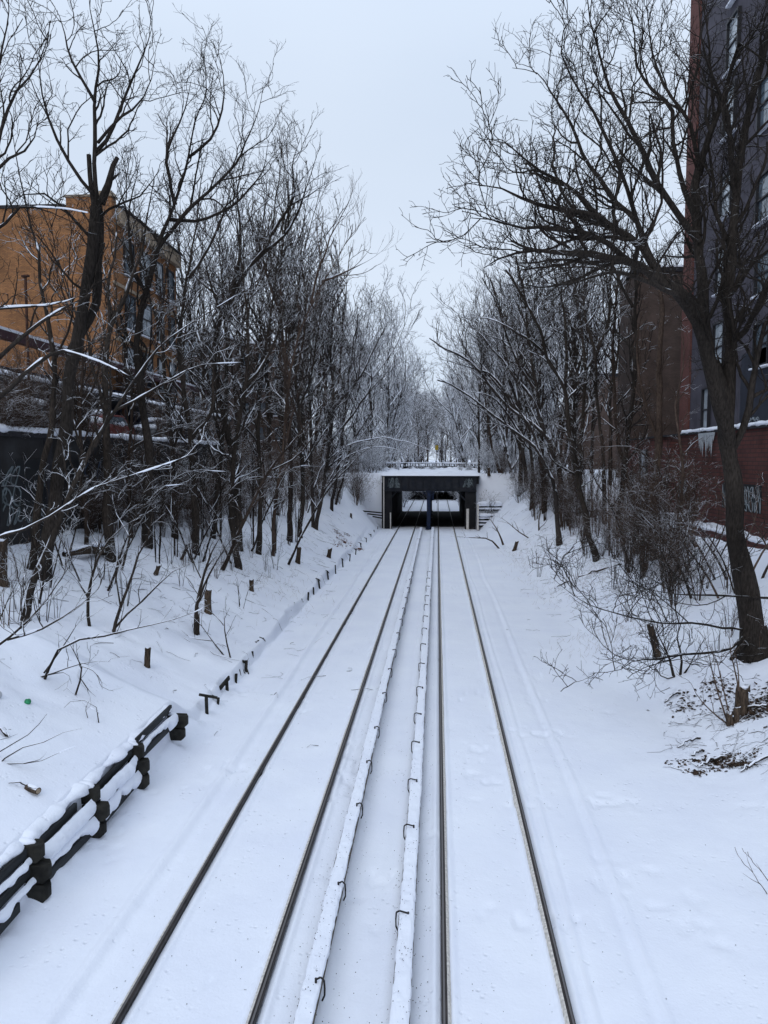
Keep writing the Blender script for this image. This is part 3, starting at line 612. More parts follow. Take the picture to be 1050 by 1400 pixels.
# orange brick building
pc = W(152, 268, 46); xo = pc[0]; zo = pc[2]; p2 = WX(240, 350, xo); y2 = p2[1]
ob = empty('orange_brick_building', (xo, 46, 6), 'tall orange brick building with a stepped parapet rising behind the left trees', 'building')
keep(MB().box(xo - 22, xo, 46, y2, 6, zo - .6).build('wall', M['orange']), ob)
xs_ = W(90, 268, 46)[0]
keep(MB().box(xs_, xo + .02, 45.98, 46.6, zo - .6, zo).build('parapet', M['orange']), ob)
keep(MB().box(xs_ - .1, xo + .12, 45.9, 46.7, zo, zo + .12).build('coping', M['pale']), ob)
keep(MB().box(xo - 22, xs_ - .1, 45.9, 46.4, zo - .6, zo - .42).build('coping', M['roofdark']), ob)
keep(MB().box(xo - .2, xo + .35, 46.6, y2 + .3, zo - 1.5, zo - .55).build('cornice', M['pale']), ob)
keep(MB().box(xo - .25, xo + .45, 46.6, y2 + .35, zo - .55, zo - .4).build('gutter', M['roofdark']), ob)
keep(MB().box(xo - 1.5, xo - .7, 47.5, 48.3, zo, zo + .9).build('chimney', M['pale']), ob)
for k, (u0, u1) in enumerate(((.14, .28), (.37, .53), (.62, .74), (.83, .94))):
    ya = 46 + (y2 - 46) * u0; yb = 46 + (y2 - 46) * u1
    for z in (zo - 4.4, zo - 7.9, zo - 11.4, zo - 14.6):
        win(ob, 'x+', xo, ya, yb, z, z + 2.3, M['paleglass'] if (k + int(z)) % 3 else M['glass'])
for z in (zo - 5.2, zo - 8.7, zo - 12.2):
    keep(MB().box(xo, xo + .08, 46, y2, z - .2, z).build('string_course', M['pale']), ob)
# dim houses beyond the left trees
for k, (a, b_, t_, Yd, lab) in enumerate(((318, 395, 470, 95, 'dim brown block half hidden behind the dense left trees'), (240, 300, 455, 85, 'dark flat-roofed block behind the left trees, right of the orange building'))):
    pa = W(a, t_, Yd); pb = W(b_, t_, Yd)
    hb = empty('apartment_building', (pa[0], Yd, 5), lab, 'building')
    keep(MB().box(pa[0], pb[0], Yd, Yd + 14, 5, pa[2]).build('wall', M['brown']), hb)
    keep(MB().box(pa[0] - .2, pb[0] + .2, Yd - .2, Yd + 14.2, pa[2], pa[2] + .3).build('roof', M['snowcap']), hb)
    for zz in np.arange(9, pa[2] - 2.5, 3.2):
        for f in (.2, .5, .8):
            xx = pa[0] + (pb[0] - pa[0]) * f; win(hb, 'y-', Yd, xx - .6, xx + .6, zz, zz + 1.7, M['glass'])

# ------------------------------------------------------------------ right: grey tower on its brick base
XT = 15.2
ytc = WX(945, 500, XT)[1]           # far corner of the grey tower (salmon pier)
tw = empty('grey_tower', (XT, 20, 8), 'tall grey-clad tower block with a salmon brick corner on the right', 'building')
zl = 8.1
keep(MB().box(XT, XT + 16, 16, ytc, zl, 46).build('wall', M['clad']), tw)
y_p = WX(968, 300, XT)[1]
keep(MB().box(XT - .12, XT + 16, ytc - .02, ytc + 1.6, zl - .2, 46).build('corner_pier', M['redp']), tw)
keep(MB().box(XT - .03, XT + .5, WX(1010, 560, XT)[1] - 9, WX(1012, 560, XT)[1], zl + .12, zl + 3.6).build('navy_panel', M['cladd']), tw)
scribble(WX(1027, 575, XT)[1], WX(1027, 576, XT)[2], 2.0, .35, XT - .03, 7, 77, M['grafwhite'], 'lettering', tw, .025, 'x-')
for (px, ya, yb, wd) in ((1006, 20, 90, .7), (1001, 118, 182, .7), (996, 238, 294, .7), (990, 338, 398, .7), (986, 440, 508, .7), (1049, 235, 300, .75), (1047, 345, 400, .75), (1045, 440, 500, .75), (1052, 100, 170, .75), (968, 530, 590, .5), (1010, -60, -8, .7)):
    A_ = WX(px, ya, XT); B_ = WX(px, yb, XT); y = A_[1]
    win(tw, 'x-', XT, y - wd * 1.1, y + wd * 1.1, B_[2], A_[2], M['paleglass'] if px < 1040 else M['glass'], depth=.18)
snow_loaf((XT - .25, 17, zl + .03), (XT - .25, ytc + .5, zl + .03), .22, .6, 330, n=200, parent=tw, amp=.5)
bb_ = empty('red_brick_base', (XT, 20, 3), 'dark red brick podium under the grey tower with graffiti and a tall pale window', 'building')
keep(MB().box(XT - .3, XT + 16, 16, 60, 2.0, 7.95).build('wall', M['red']), bb_)
keep(MB().box(XT - .42, XT + 16, 16, 60.1, 7.95, 8.08).build('coping', M['roofdark']), bb_)
keep(MB().box(XT - .9, XT - .3, WX(935, 640, XT)[1], WX(905, 640, XT)[1], 2.0, 7.6).build('buttress', M['red']), bb_)
win(bb_, 'x-', XT - .3, WX(886, 640, XT)[1] - .9, WX(886, 640, XT)[1] + .9, 4.8, 7.2, M['paleglass'])
for j, (pxa, n_) in enumerate(((1035, 6), (1010, 5), (937, 5), (908, 4), (868, 6))):
    yy = WX(pxa, 680, XT)[1]
    keep(MB().box(XT - .325, XT - .302, yy - 1.2, yy + 1.3, 4.0, 5.3).build('graffiti_ground', M['grafblack']), bb_)
    scribble(yy, 4.6, 2.4, 1.15, XT - .325, n_ + 2, 90 + j, M['grafwhite'], 'graffiti', bb_, .035, 'x-')
yg = WX(921, 680, XT)[1]; keep(MB().box(XT - .33, XT - .302, yg - .5, yg + .5, 3.6, 5.2).build('ochre_patch', mat('ochre_paint', (.13, .09, .03), .8, var=.3)), bb_)
yi = WX(977, 615, XT)[1]
for k in range(9):
    y = yi - 1.0 + k * .26; L_ = .5 + .9 * abs(math.sin(k * 1.9)); b = MB()
    b.add([(XT - .45 + a, y + c, 7.95) for a, c in ((-.06, -.06), (.06, -.06), (.06, .09), (-.06, .09))] + [(XT - .45, y, 7.95 - L_)], [(0, 1, 4), (1, 2, 4), (2, 3, 4), (3, 0, 4), (3, 2, 1, 0)])
    keep(b.build('icicle', M['ice']), bb_)
# low brick wall at the top of the right bank
lw = empty('low_brick_wall', (13.2, 25, 2.6), 'low brown-red brick wall along the top of the right bank', 'wall')
keep(MB().box(13.0, 13.3, 18, 40, 2.0, 3.1).build('wall_body', M['red']), lw)
snow_loaf((13.15, 18, 3.15), (13.15, 40, 3.15), .17, .6, 340, n=160, parent=lw, amp=.4)
# brown brick buildings further right
def block(x0, x1, y0, y1, z0, z1, m, label, cols=3, name='brick_building'):
    r = empty(name, (x0, y0, z0), label, 'building'); keep(MB().box(x0, x1, y0, y1, z0, z1).build('wall', m), r)
    keep(MB().box(x0 - .2, x1 + .2, y0 - .2, y1 + .2, z1, z1 + .35).build('roof', M['roofdark']), r)
    keep(MB().box(x0 - .1, x1 + .1, y0 - .1, y1 + .1, z1 + .35, z1 + .5).build('roof_snow', M['snowcap']), r)
    for z in np.arange(z0 + 2.5, z1 - 2, 3.3):
        for f in range(cols):
            xx = x0 + (x1 - x0) * (f + .5) / cols; win(r, 'y-', y0, xx - .55, xx + .55, z, z + 1.6, M['glass'])
    return r
pa = W(868, 400, 62); pb = W(945, 350, 62)
block(pa[0], pb[0] + 12, 62, 67, 4, W(900, 372, 62)[2], M['brown'], 'tall brown brick building behind the salmon corner of the tower', 0)
pa = W(792, 515, 92); pb = W(880, 515, 92)
block(pa[0], pb[0] + 4, 92, 98, 4, pa[2], M['brown'], 'lower brown brick building with snow on its roof, behind the right trees', 0)
pa = W(700, 560, 150); pb = W(800, 560, 150)
block(pa[0], pb[0] + 4, 150, 165, 4, pa[2], M['brown'], 'distant low brown house far behind the right trees', 4)

# ------------------------------------------------------------------ trees
def tubes(P, R, k):
    """P (N,S,3) polylines, R (N,S) radii -> vertices, quads"""
    N, S, _ = P.shape; T = np.gradient(P, axis=1); T /= np.linalg.norm(T, axis=2, keepdims=True) + 1e-9
    m = np.abs(P[:, -1] - P[:, 0]); ax = np.argmin(m, axis=1); ref = np.eye(3)[ax][:, None, :]
    U = np.cross(T, ref); U /= np.linalg.norm(U, axis=2, keepdims=True) + 1e-9; Vv = np.cross(T, U)
    a = np.linspace(0, 2 * math.pi, k, endpoint=False)
    V = P[:, :, None, :] + R[:, :, None, None] * (U[:, :, None, :] * np.cos(a)[:, None] + Vv[:, :, None, :] * np.sin(a)[:, None])
    base = (np.arange(N) * S * k)[:, None, None]; r = (np.arange(S - 1) * k)[None, :, None]; c = np.arange(k)[None, None, :]; c2 = (c + 1) % k
    q = np.stack([base + r + c, base + r + c2, base + r + c2 + k, base + r + c + k], -1)
    return V.reshape(-1, 3), q.reshape(-1, 4)
def join(parts):
    V = []; Q = []; o = 0
    for v, q in parts: V.append(v); Q.append(q + o); o += len(v)
    return np.concatenate(V), np.concatenate(Q)
def smooth_path(pts, n):
    pts = np.array(pts, float)
    if len(pts) < 3: t = np.linspace(0, 1, n)[:, None]; return pts[0] + (pts[-1] - pts[0]) * t
    d = np.concatenate([[0], np.cumsum(np.linalg.norm(np.diff(pts, axis=0), axis=1))]); d /= d[-1]
    P = np.vstack([2 * pts[0] - pts[1], pts, 2 * pts[-1] - pts[-2]]); t = np.linspace(0, 1, n); o = []
    for x in t:
        i = min(int(np.searchsorted(d, x, 'right') - 1), len(pts) - 2); u = (x - d[i]) / (d[i + 1] - d[i] + 1e-9)
        p0, p1, p2, p3 = P[i], P[i + 1], P[i + 2], P[i + 3]
        o.append(.5 * ((2 * p1) + (-p0 + p2) * u + (2 * p0 - 5 * p1 + 4 * p2 - p3) * u * u + (-p0 + 3 * p1 - 3 * p2 + p3) * u ** 3))
    return np.array(o)
def nrm(a): return a / (np.linalg.norm(a, axis=-1, keepdims=True) + 1e-9)
def spawn(rs, P, R, dens, t0, t1, ln, ang, S, wig, up, rmin, shape=.5, rr=.62, cap=None):
    """children along every parent: dens per metre, length ln (falls towards the parent's tip by 'shape')"""
    N, K, _ = P.shape; L_ = np.linalg.norm(np.diff(P, axis=1), axis=2).sum(1)
    n = np.maximum(1, np.round(L_ * (t1 - t0) * dens + rs.uniform(-.5, .5, N))).astype(int)
    if cap and n.sum() > cap: n = np.maximum(1, (n * cap / n.sum()).astype(int))
    pi = np.repeat(np.arange(N), n); j = np.arange(len(pi)) - np.repeat(np.cumsum(n) - n, n)
    u = (j + rs.uniform(.1, .9, len(pi))) / n[pi]; t = t0 + (t1 - t0) * u
    x = t * (K - 1); i = np.minimum(x.astype(int), K - 2); f = (x - i)[:, None]
    pos = P[pi, i] * (1 - f) + P[pi, i + 1] * f; tan = nrm(P[pi, i + 1] - P[pi, i]); r = R[pi, i] * (1 - f[:, 0]) + R[pi, i + 1] * f[:, 0]
    ref = nrm(rs.normal(size=(len(pi), 3))); side = nrm(np.cross(tan, ref)); a = np.radians(ang * rs.uniform(.65, 1.3, len(pi)))[:, None]
    d = nrm(tan * np.cos(a) + side * np.sin(a) + np.array([0, 0, .25 * (up > 0)]))
    ln_ = ln * (1 - shape * t) * rs.uniform(.55, 1.3, len(pi)); ln_ = np.minimum(ln_, L_[pi] * .8)
    r0 = np.maximum(np.minimum(r * rr, .012 + ln_ * .022), rmin)
    C = np.empty((len(pi), S, 3)); C[:, 0] = pos
    for s in range(1, S):
        d = nrm(d + rs.normal(size=d.shape) * wig + np.array([0, 0, up])); C[:, s] = C[:, s - 1] + d * (ln_ / (S - 1))[:, None]
    Rr = r0[:, None] * np.linspace(1, .35, S)[None, :]; Rr = np.maximum(Rr, rmin * .75)
    return C, Rr
class Tree:
    def __init__(s, name, base, label, cat='tree', group=None, m='bark', seed=0):
        s.base = np.array(base, float); s.root = empty(name, s.base, label, cat, group); s.rs = np.random.RandomState(seed + 5); s.m = m
        s.trunk = []; s.limbs = []; s.tw = []; s.ridges = []
    def path(s, pts, r0, r1, n=None, trunkpart=True, limb=True, jit=.03, k=8, snow=0, flare=0):
        pts = np.array(pts, float); L_ = np.linalg.norm(np.diff(pts, axis=0), axis=1).sum(); n = n or max(6, int(L_ / .45))
        P = smooth_path(pts, n); t = np.linspace(0, 1, n)
        for a in range(3): P[1:, a] += (np.interp(t * L_ * 1.1, np.arange(0, L_ * 1.1 + 2), s.rs.normal(size=len(np.arange(0, L_ * 1.1 + 2)))) * jit * min(1, L_ / 4))[1:]
        R = r0 + (r1 - r0) * t ** .85
        R = R * (1 - (.62 if r1 < .04 else 0) * np.clip((t - .55) / .45, 0, 1)) * (1 + .08 * np.sin(t * L_ * 2.3 + s.rs.uniform(0, 6)) * (R > .05))
        if flare: R = R * (1 + flare * np.exp(-t * L_ / .45))
        s.trunk.append(tubes(P[None], R[None], k))
        if limb:
            t_ = np.linspace(0, 1, 20); s.limbs.append((np.stack([np.interp(t_, t, P[:, a]) for a in range(3)], -1), np.interp(t_, t, R), limb))
        if snow: s.ridges.append((P, R, snow))
        return P
    def grow(s, levels, t0=.3, cap=16000):
        if not s.limbs: return
        out = []
        P = np.stack([l[0] for l in s.limbs]); R = np.stack([l[1] for l in s.limbs]); tz = np.array([t0 if l[2] is True else l[2] * (.55 if l[2] < .5 else 1) for l in s.limbs])
        first = True
        for (dens, ln, ang, S, wig, up, rmin, shape) in levels:
            if first:
                CP = []; CR = []
                for i in range(len(P)):
                    c, r = spawn(s.rs, P[i:i+1], R[i:i+1], dens, tz[i], .99, ln, ang, S, wig, up, rmin, shape); CP.append(c); CR.append(r)
                # fresh shoots from each limb's tip
                P, R = np.concatenate(CP), np.concatenate(CR); first = False
            else:
                P, R = spawn(s.rs, P, R, dens, .12, .98, ln, ang, S, wig, up, rmin, shape, cap=cap)
            out.append(tubes(P, R, 5 if R.max() > .03 else 3))
        s.tw = out
    def done(s, crown='crown'):
        v, q = join(s.trunk); keep(mesh_np('trunk', v, q, M[s.m]), s.root)
        if s.tw: v, q = join(s.tw); keep(mesh_np(crown, v, q, M[s.m]), s.root)
        if s.ridges:
            A = []
            for P, R, amt in s.ridges:
                T = nrm(np.gradient(P, axis=0)); hz = 1 - np.abs(T[:, 2]); L_ = np.linalg.norm(np.diff(P, axis=0), axis=1).sum()
                t = np.linspace(0, 1, len(P) * 4); P4 = np.stack([np.interp(t, np.linspace(0, 1, len(P)), P[:, a]) for a in range(3)], -1); R4 = np.interp(t, np.linspace(0, 1, len(P)), R)
                h4 = np.interp(t, np.linspace(0, 1, len(P)), hz); nz_ = fbm(t * L_ * 1.6, t * 0 + s.rs.uniform(0, 99), 3, 77)
                rr = (R4 * .85 + .012) * sst(-.12 + (1 - amt) * .3, .10 + (1 - amt) * .3, nz_) * sst(.25, .6, h4) + .0005
                A.append(tubes((P4 + np.array([0, 0, 1]) * (R4 * .65)[:, None])[None], rr[None], 6))
            v, q = join(A); keep(mesh_np('snow_ridge', v, q, M['snowcap']), s.root)
        return s.root
def px2(t, pts, Y0, dy0=0., dy1=0., wa=None):
    n = len(pts); return [W(p[0], p[1], Y0 + (p[2] if len(p) > 2 else dy0 + (dy1 - dy0) * i / max(1, n - 1))) for i, p in enumerate(pts)]
def rw(wpx, Y): return wpx * Y / 1000.0 / 2 * (.86 if wpx > 6 else .95)
NEAR = lambda k=1.0, q=1.0: [(2.1 * q, 2.9 * k, 46, 10, .18, .055, .013, .62), (2.7 * q, 1.5 * k, 44, 8, .2, .04, .0095, .4), (4.6 * q, .72 * k, 46, 5, .24, .03, .0072, .35), (5.0, .34 * k, 46, 4, .26, .02, .006, .3)]
MID = lambda k=1.0, q=1.0: [(1.5 * q, 3.4 * k, 40, 8, .15, .07, .02, .5), (2.1 * q, 1.7 * k, 40, 6, .17, .05, .013, .45), (3.1 * q, .85 * k, 40, 4, .2, .04, .0105, .35)]
MIDT = lambda k=1.0, q=1.0: MID(k, q * .95) + [(2.9, .42 * k, 40, 3, .18, .02, .009, .3)]
FAR = lambda k=1.0, q=1.0: [(1.3 * q, 4.6 * k, 46, 7, .14, .05, .032, .4), (1.5 * q, 2.3 * k, 44, 5, .18, .04, .021, .4), (2.1 * q, 1.2 * k, 44, 4, .2, .03, .018, .3), (1.8, .6, 44, 3, .2, .02, .015, .3)]

def traced(name, bpx, label, paths, levels, seed, m='bark', cap=14000, t0=.3, group=None, Y=None, flare=.35, cat='tree'):
    g = on_ground(*bpx) if Y is None else W(bpx[0], bpx[1], Y)
    base = g.copy(); base[2] = float(H(g[0], g[1], False)) - .05 if Y is None else g[2]
    T = Tree(name, base, label, cat, group, m, seed); Y0 = g[1]
    for i, (w0, w1, d0, d1, pts, *opt) in enumerate(paths):
        o = opt[0] if opt else {}
        wp = px2(None, pts, Y0, d0, d1)
        if i == 0 and 'free' not in o: wp[0] = np.array([g[0], g[1], base[2] - .25])
        T.path(wp, rw(w0, Y0), rw(w1, Y0), limb=o.get('limb', True), jit=o.get('jit', .04), k=10 if w0 > 9 else 6, snow=o.get('snow', 0 if m == 'barkd' and seed in (1,) else (.42 if i else .25)), flare=flare if i == 0 else 0)
    T.grow(levels, t0, cap); return T.done()

# --- the big tree on the right bank
traced('bare_tree', (1035, 893), 'largest bare tree, thick forked trunk on the right bank in front of the grey tower', [
    (41, 17, 0, 0, [(1035, 893), (1024, 830), (1015, 770), (1007, 715), (1000, 650), (994, 600), (987, 545), (978, 500)], dict(limb=.9)),
    (25, 17, 0, -1.5, [(996, 610), (990, 570), (976, 515), (963, 465), (950, 435), (925, 400), (905, 388)], dict(limb=.5)),
    (14, 3, -1.5, -4.5, [(912, 394), (880, 368), (855, 352), (815, 348), (775, 346), (735, 343), (695, 352), (665, 366)]),
    (14, 2, -1.5, -3.5, [(905, 388), (885, 345), (860, 322), (825, 300), (790, 262), (750, 240), (722, 220), (695, 200), (665, 192)]),
    (9, 2, -2.6, -4.5, [(825, 300), (790, 290), (755, 285), (720, 275), (692, 260), (655, 252)]),
    (9, 2, -1.0, 2.5, [(885, 345), (870, 300), (835, 265), (800, 215), (775, 165), (755, 130), (735, 100), (700, 92)]),
    (10, 2, -2., -5, [(870, 366), (830, 330), (790, 318), (745, 312), (715, 318), (680, 304), (648, 300)]),
    (19, 12, 0, 1.0, [(977, 520), (967, 480), (962, 425), (957, 370), (952, 320), (951, 270), (955, 230)], dict(limb=.4)),
    (12, 2, .5, -3, [(955, 330), (925, 290), (895, 250), (880, 215), (865, 190), (848, 150), (835, 118), (820, 65), (805, 15), (800, -40)]),
    (9, 2, .8, 3, [(952, 300), (930, 240), (922, 190), (918, 150), (890, 120), (870, 85), (862, 30), (845, -30)]),
    (11, 2, 1., -1, [(956, 240), (965, 200), (985, 145), (1000, 95), (1010, 60), (1045, 90), (1080, 80)]),
    (8, 2, 1., 2, [(956, 240), (948, 180), (925, 140), (905, 100), (890, 50), (885, -20)]),
    (21, 9, 0, .5, [(999, 640), (995, 590), (998, 520), (1000, 460), (998, 400), (999, 340), (1004, 280), (1012, 220), (1022, 165), (1035, 110), (1050, 40)], dict(limb=.35)),
    (11, 3, .2, -2, [(999, 470), (1018, 455), (1035, 420), (1048, 390), (1075, 350), (1110, 300)]),
    (10, 3, .2, 2, [(1000, 400), (1020, 370), (1045, 345), (1080, 320)]),
    (9, 2, .3, -2, [(1006, 270), (1000, 220), (995, 160), (975, 110), (960, 60), (955, -20)]),
    (8, 2, .3, 1, [(1000, 340), (980, 300), (975, 250), (968, 190), (945, 150)]),
    (9, 2, -1.2, -3.2, [(905, 388), (880, 330), (868, 290), (850, 240), (838, 195), (812, 150), (780, 110), (765, 60), (790, 10)]),
    (7, 2, -2., -6, [(925, 402), (890, 385), (850, 372), (810, 375), (775, 388), (740, 386)]),
    (17, 5, 0, -.5, [(1026, 858), (1013, 884), (1000, 902)], dict(limb=False)), (14, 5, 0, -.5, [(1034, 862), (1030, 888), (1024, 905)], dict(limb=False)), (16, 6, 0, -.3, [(1042, 858), (1055, 885), (1066, 902)], dict(limb=False)),
    (12, 5, 0, -1, [(1003, 612), (1020, 570), (1030, 520), (1040, 480), (1045, 450), (1070, 420)]),
    (4, 1, 0, -3, [(1020, 862), (985, 858), (940, 853), (895, 848), (850, 841), (810, 828), (775, 808), (752, 788)], dict(limb=.45)),
    (4.5, 1, 0, -3.5, [(1019, 866), (1005, 880), (975, 893), (940, 899), (900, 902), (868, 903), (845, 916), (805, 920)], dict(limb=.45)),
    (4, 1, 0, -2, [(1060, 818), (1030, 817), (985, 815), (935, 814), (890, 806), (860, 800)], dict(limb=.4)),
], NEAR(.88, 1.08), 1, 'barkd', cap=65000, t0=.15, flare=.7)

# --- left bank, traced trunk by trunk
traced('bare_tree', (57, 790), 'tall dark tree with two broken stubs where its trunk forks, before the orange wall', [
    (24, 16, 0, 0, [(57, 790), (64, 745), (72, 705), (80, 650), (90, 580), (99, 500), (108, 440), (120, 395), (128, 330), (132, 275)], dict(limb=.75)),
    (15, 15, .4, .2, [(98, 480), (125, 440), (132, 400), (133, 340), (133, 280)], dict(limb=.8)),
    (9, 2, 0, 0, [(133, 278), (130, 210), (129, 135), (134, 85), (122, 22), (120, -10)]),
    (9, 7, 0, 0, [(128, 278), (123, 245), (121, 212)], dict(limb=False)), (13, 7, 0, .2, [(138, 278), (148, 250), (152, 230), (160, 215)], dict(limb=False)), (5, 3, .2, .2, [(150, 248), (165, 235)], dict(limb=False)),
    (6, 1.5, 0, -1.5, [(131, 270), (102, 232), (76, 182), (61, 125), (50, 60)]), (6, 1.5, 0, 1.5, [(131, 208), (150, 180), (165, 140), (186, 92), (202, 50), (208, 20)]),
    (5, 1.5, 0, 1, [(130, 140), (115, 110), (95, 80), (85, 35), (70, 5)]), (5, 1.5, 0, -2, [(134, 195), (160, 162), (182, 148), (204, 120), (212, 75)]),
    (5, 1.5, 0, -1.5, [(128, 330), (100, 300), (70, 270), (40, 265), (10, 280)]), (5, 1.5, 0, 1.5, [(133, 300), (160, 280), (190, 270), (220, 230)]),
    (4, 1.5, 0, -1, [(120, 400), (90, 380), (60, 330), (30, 310)]),
], NEAR(.78, .9), 2, 'barkd', cap=24000, t0=.2)
traced('bare_tree', (40, 777), 'slender dark tree just left of the broken-topped tree on the left bank', [
    (14, 2, 0, 1, [(40, 777), (50, 720), (60, 650), (67, 587), (72, 500), (60, 420), (48, 330), (28, 240), (15, 160)]), (5, 1, .6, 0, [(72, 500), (95, 440), (100, 380), (110, 330)]),
], NEAR(.7, .7), 3, 'bark', cap=10000)
traced('bare_tree', (30, 850), 'thin tree leaning right across the graffiti wall from the lower left bank', [
    (13, 2.5, 0, 2, [(30, 850), (45, 800), (70, 740), (100, 663), (130, 610), (160, 560), (200, 500), (240, 455), (290, 422), (335, 395)], dict(snow=.5)),
    (6, 1.5, .8, 0, [(130, 610), (150, 560), (150, 500), (165, 440)]), (5, 1.5, 1, 2.5, [(160, 560), (215, 530), (270, 500), (330, 495)], dict(snow=.7)),
], NEAR(.6, .8), 4, 'bark', cap=10000)
traced('bare_tree', (150, 765), 'straight dark-trunked tree left of the tree with the orange wall behind its fork', [
    (17, 3, 0, 0, [(150, 765), (149, 700), (147, 653), (143, 520), (150, 450), (172, 400), (192, 350), (200, 300), (212, 240)], dict(limb=.5)), (7, 1.5, 0, -1, [(146, 560), (125, 500), (118, 450), (90, 400), (80, 340)]), (6, 1.5, 0, 1, [(150, 450), (150, 380), (160, 320), (155, 260)]),
], NEAR(.75, .75), 5, 'bark', cap=14000)
traced('bare_tree', (200, 747), 'tall slanting tree on the left bank, its crown standing highest beside the open sky', [
    (18, 2, 0, 0, [(200, 747), (203, 690), (205, 620), (193, 540), (188, 470), (200, 395), (216, 340), (238, 282), (254, 225), (268, 165), (282, 115), (277, 70)], dict(limb=.45)),
    (8, 1.5, 0, 1.5, [(218, 336), (258, 288), (298, 252), (330, 212), (350, 160), (358, 120)]), (6, 1.5, 0, -1.5, [(240, 280), (228, 220), (250, 160), (262, 110)]), (5, 1.5, .2, -1, [(258, 215), (295, 180), (310, 130), (300, 80)]),
    (6, 1.5, .2, 2, [(232, 300), (280, 300), (330, 270), (360, 230), (368, 190)]), (6, 1.5, 0, -2, [(200, 400), (180, 340), (178, 280), (190, 220)]),
], NEAR(.95, .9), 6, 'barkd', cap=28000, t0=.22)
traced('bare_tree', (267, 757), 'narrow upright tree between two thicker trunks on the left bank', [
    (13, 2, 0, 0, [(267, 757), (268, 690), (262, 600), (249, 520), (245, 460), (255, 385), (266, 320), (276, 250), (283, 200)], dict(limb=.35)), (6, 1.5, 0, 1, [(258, 380), (290, 330), (310, 280), (318, 235)]),
    (7, 1.5, 0, -1, [(262, 600), (290, 560), (293, 500), (310, 440)]),
], NEAR(.9, .7), 7, 'bark', cap=18000)
traced('bare_tree', (325, 750), 'dark tree at the centre left whose trunk bends right into a dense crown', [
    (15, 2, 0, 0, [(325, 750), (322, 650), (303, 560), (294, 470), (318, 400), (345, 360), (370, 322), (380, 250), (386, 195)], dict(limb=.35)), (7, 1.5, 0, 1, [(345, 360), (390, 320), (415, 270), (430, 220)]), (6, 1.5, 0, -1, [(318, 400), (330, 330), (325, 270), (335, 215)]), (6, 1.5, 0, 1, [(372, 320), (400, 270), (402, 220), (412, 190)]),
], MIDT(.85, 1.1), 8, 'bark', cap=18000, t0=.25)
traced('bare_tree', (326, 777), 'slightly leaning tree on the left bank rooted nearest the dark stumps', [
    (11, 2, 0, 0, [(326, 777), (317, 706), (321, 620), (334, 534), (340, 480), (337, 420), (326, 330), (322, 250)], dict(limb=.35)), (6, 1.5, 0, 1, [(334, 534), (370, 480), (390, 420), (400, 360)]),
], NEAR(.9, .8), 9, 'bark', cap=18000)
traced('bare_tree', (353, 757), 'thin straight tree with a narrow crown, between the leaning trees left of the bridge', [
    (9, 2, 0, 0, [(353, 757), (357, 677), (354, 591), (358, 506), (372, 420), (380, 340), (390, 270)], dict(limb=.35)),
], MIDT(.8, 1.1), 10, 'bark', cap=10500)
traced('bare_tree', (431, 723), 'twin-stemmed tree with snow on its right-hand limbs, just left of the bridge approach', [
    (7, 2, 0, 0, [(431, 723), (443, 663), (451, 606), (456, 549), (452, 477), (456, 430), (468, 395)], dict(limb=.3)), (6, 1.5, 0, 1, [(428, 722), (426, 620), (423, 520), (430, 440), (436, 380)], dict(limb=.35)),
    (4, 1.5, .5, -1, [(451, 606), (480, 570), (510, 530), (535, 505)], dict(snow=.8)), (4, 1.5, .5, -1, [(455, 560), (490, 520), (515, 470), (530, 440)], dict(snow=.6)),
], MIDT(1.1, 1.1), 11, 'barkm', cap=18000)
traced('bare_tree', (453, 697), 'thin tree behind the twin-stemmed tree at the left of the bridge approach', [
    (5, 1.5, 0, 0, [(453, 697), (460, 649), (468, 600), (474, 540), (482, 480), (490, 430)], dict(limb=.3)), (4, 1.5, 0, 0, [(459, 690), (472, 640), (485, 600), (510, 560)], dict(snow=.8)),
], MIDT(1.2, 1.1), 12, 'barkm', cap=13500)
traced('bare_tree', (372, 760), 'pale slender tree reaching furthest right with a fine feathery top on the left side', [
    (6, 1.2, 0, 2, [(372, 760), (376, 690), (388, 600), (398, 500), (428, 410), (455, 360), (480, 320), (500, 296)], dict(limb=.4)), (4, 1, 1.2, 2, [(425, 415), (445, 340), (462, 300), (480, 270)]), (4, 1, 1.5, 2, [(440, 385), (478, 370), (505, 355)]),
], [(1.4, 2.6, 30, 8, .09, .10, .010, .4), (2.4, 1.4, 28, 6, .1, .08, .007, .4), (3.0, .7, 28, 4, .12, .06, .006, .3)], 13, 'brush', cap=9000)
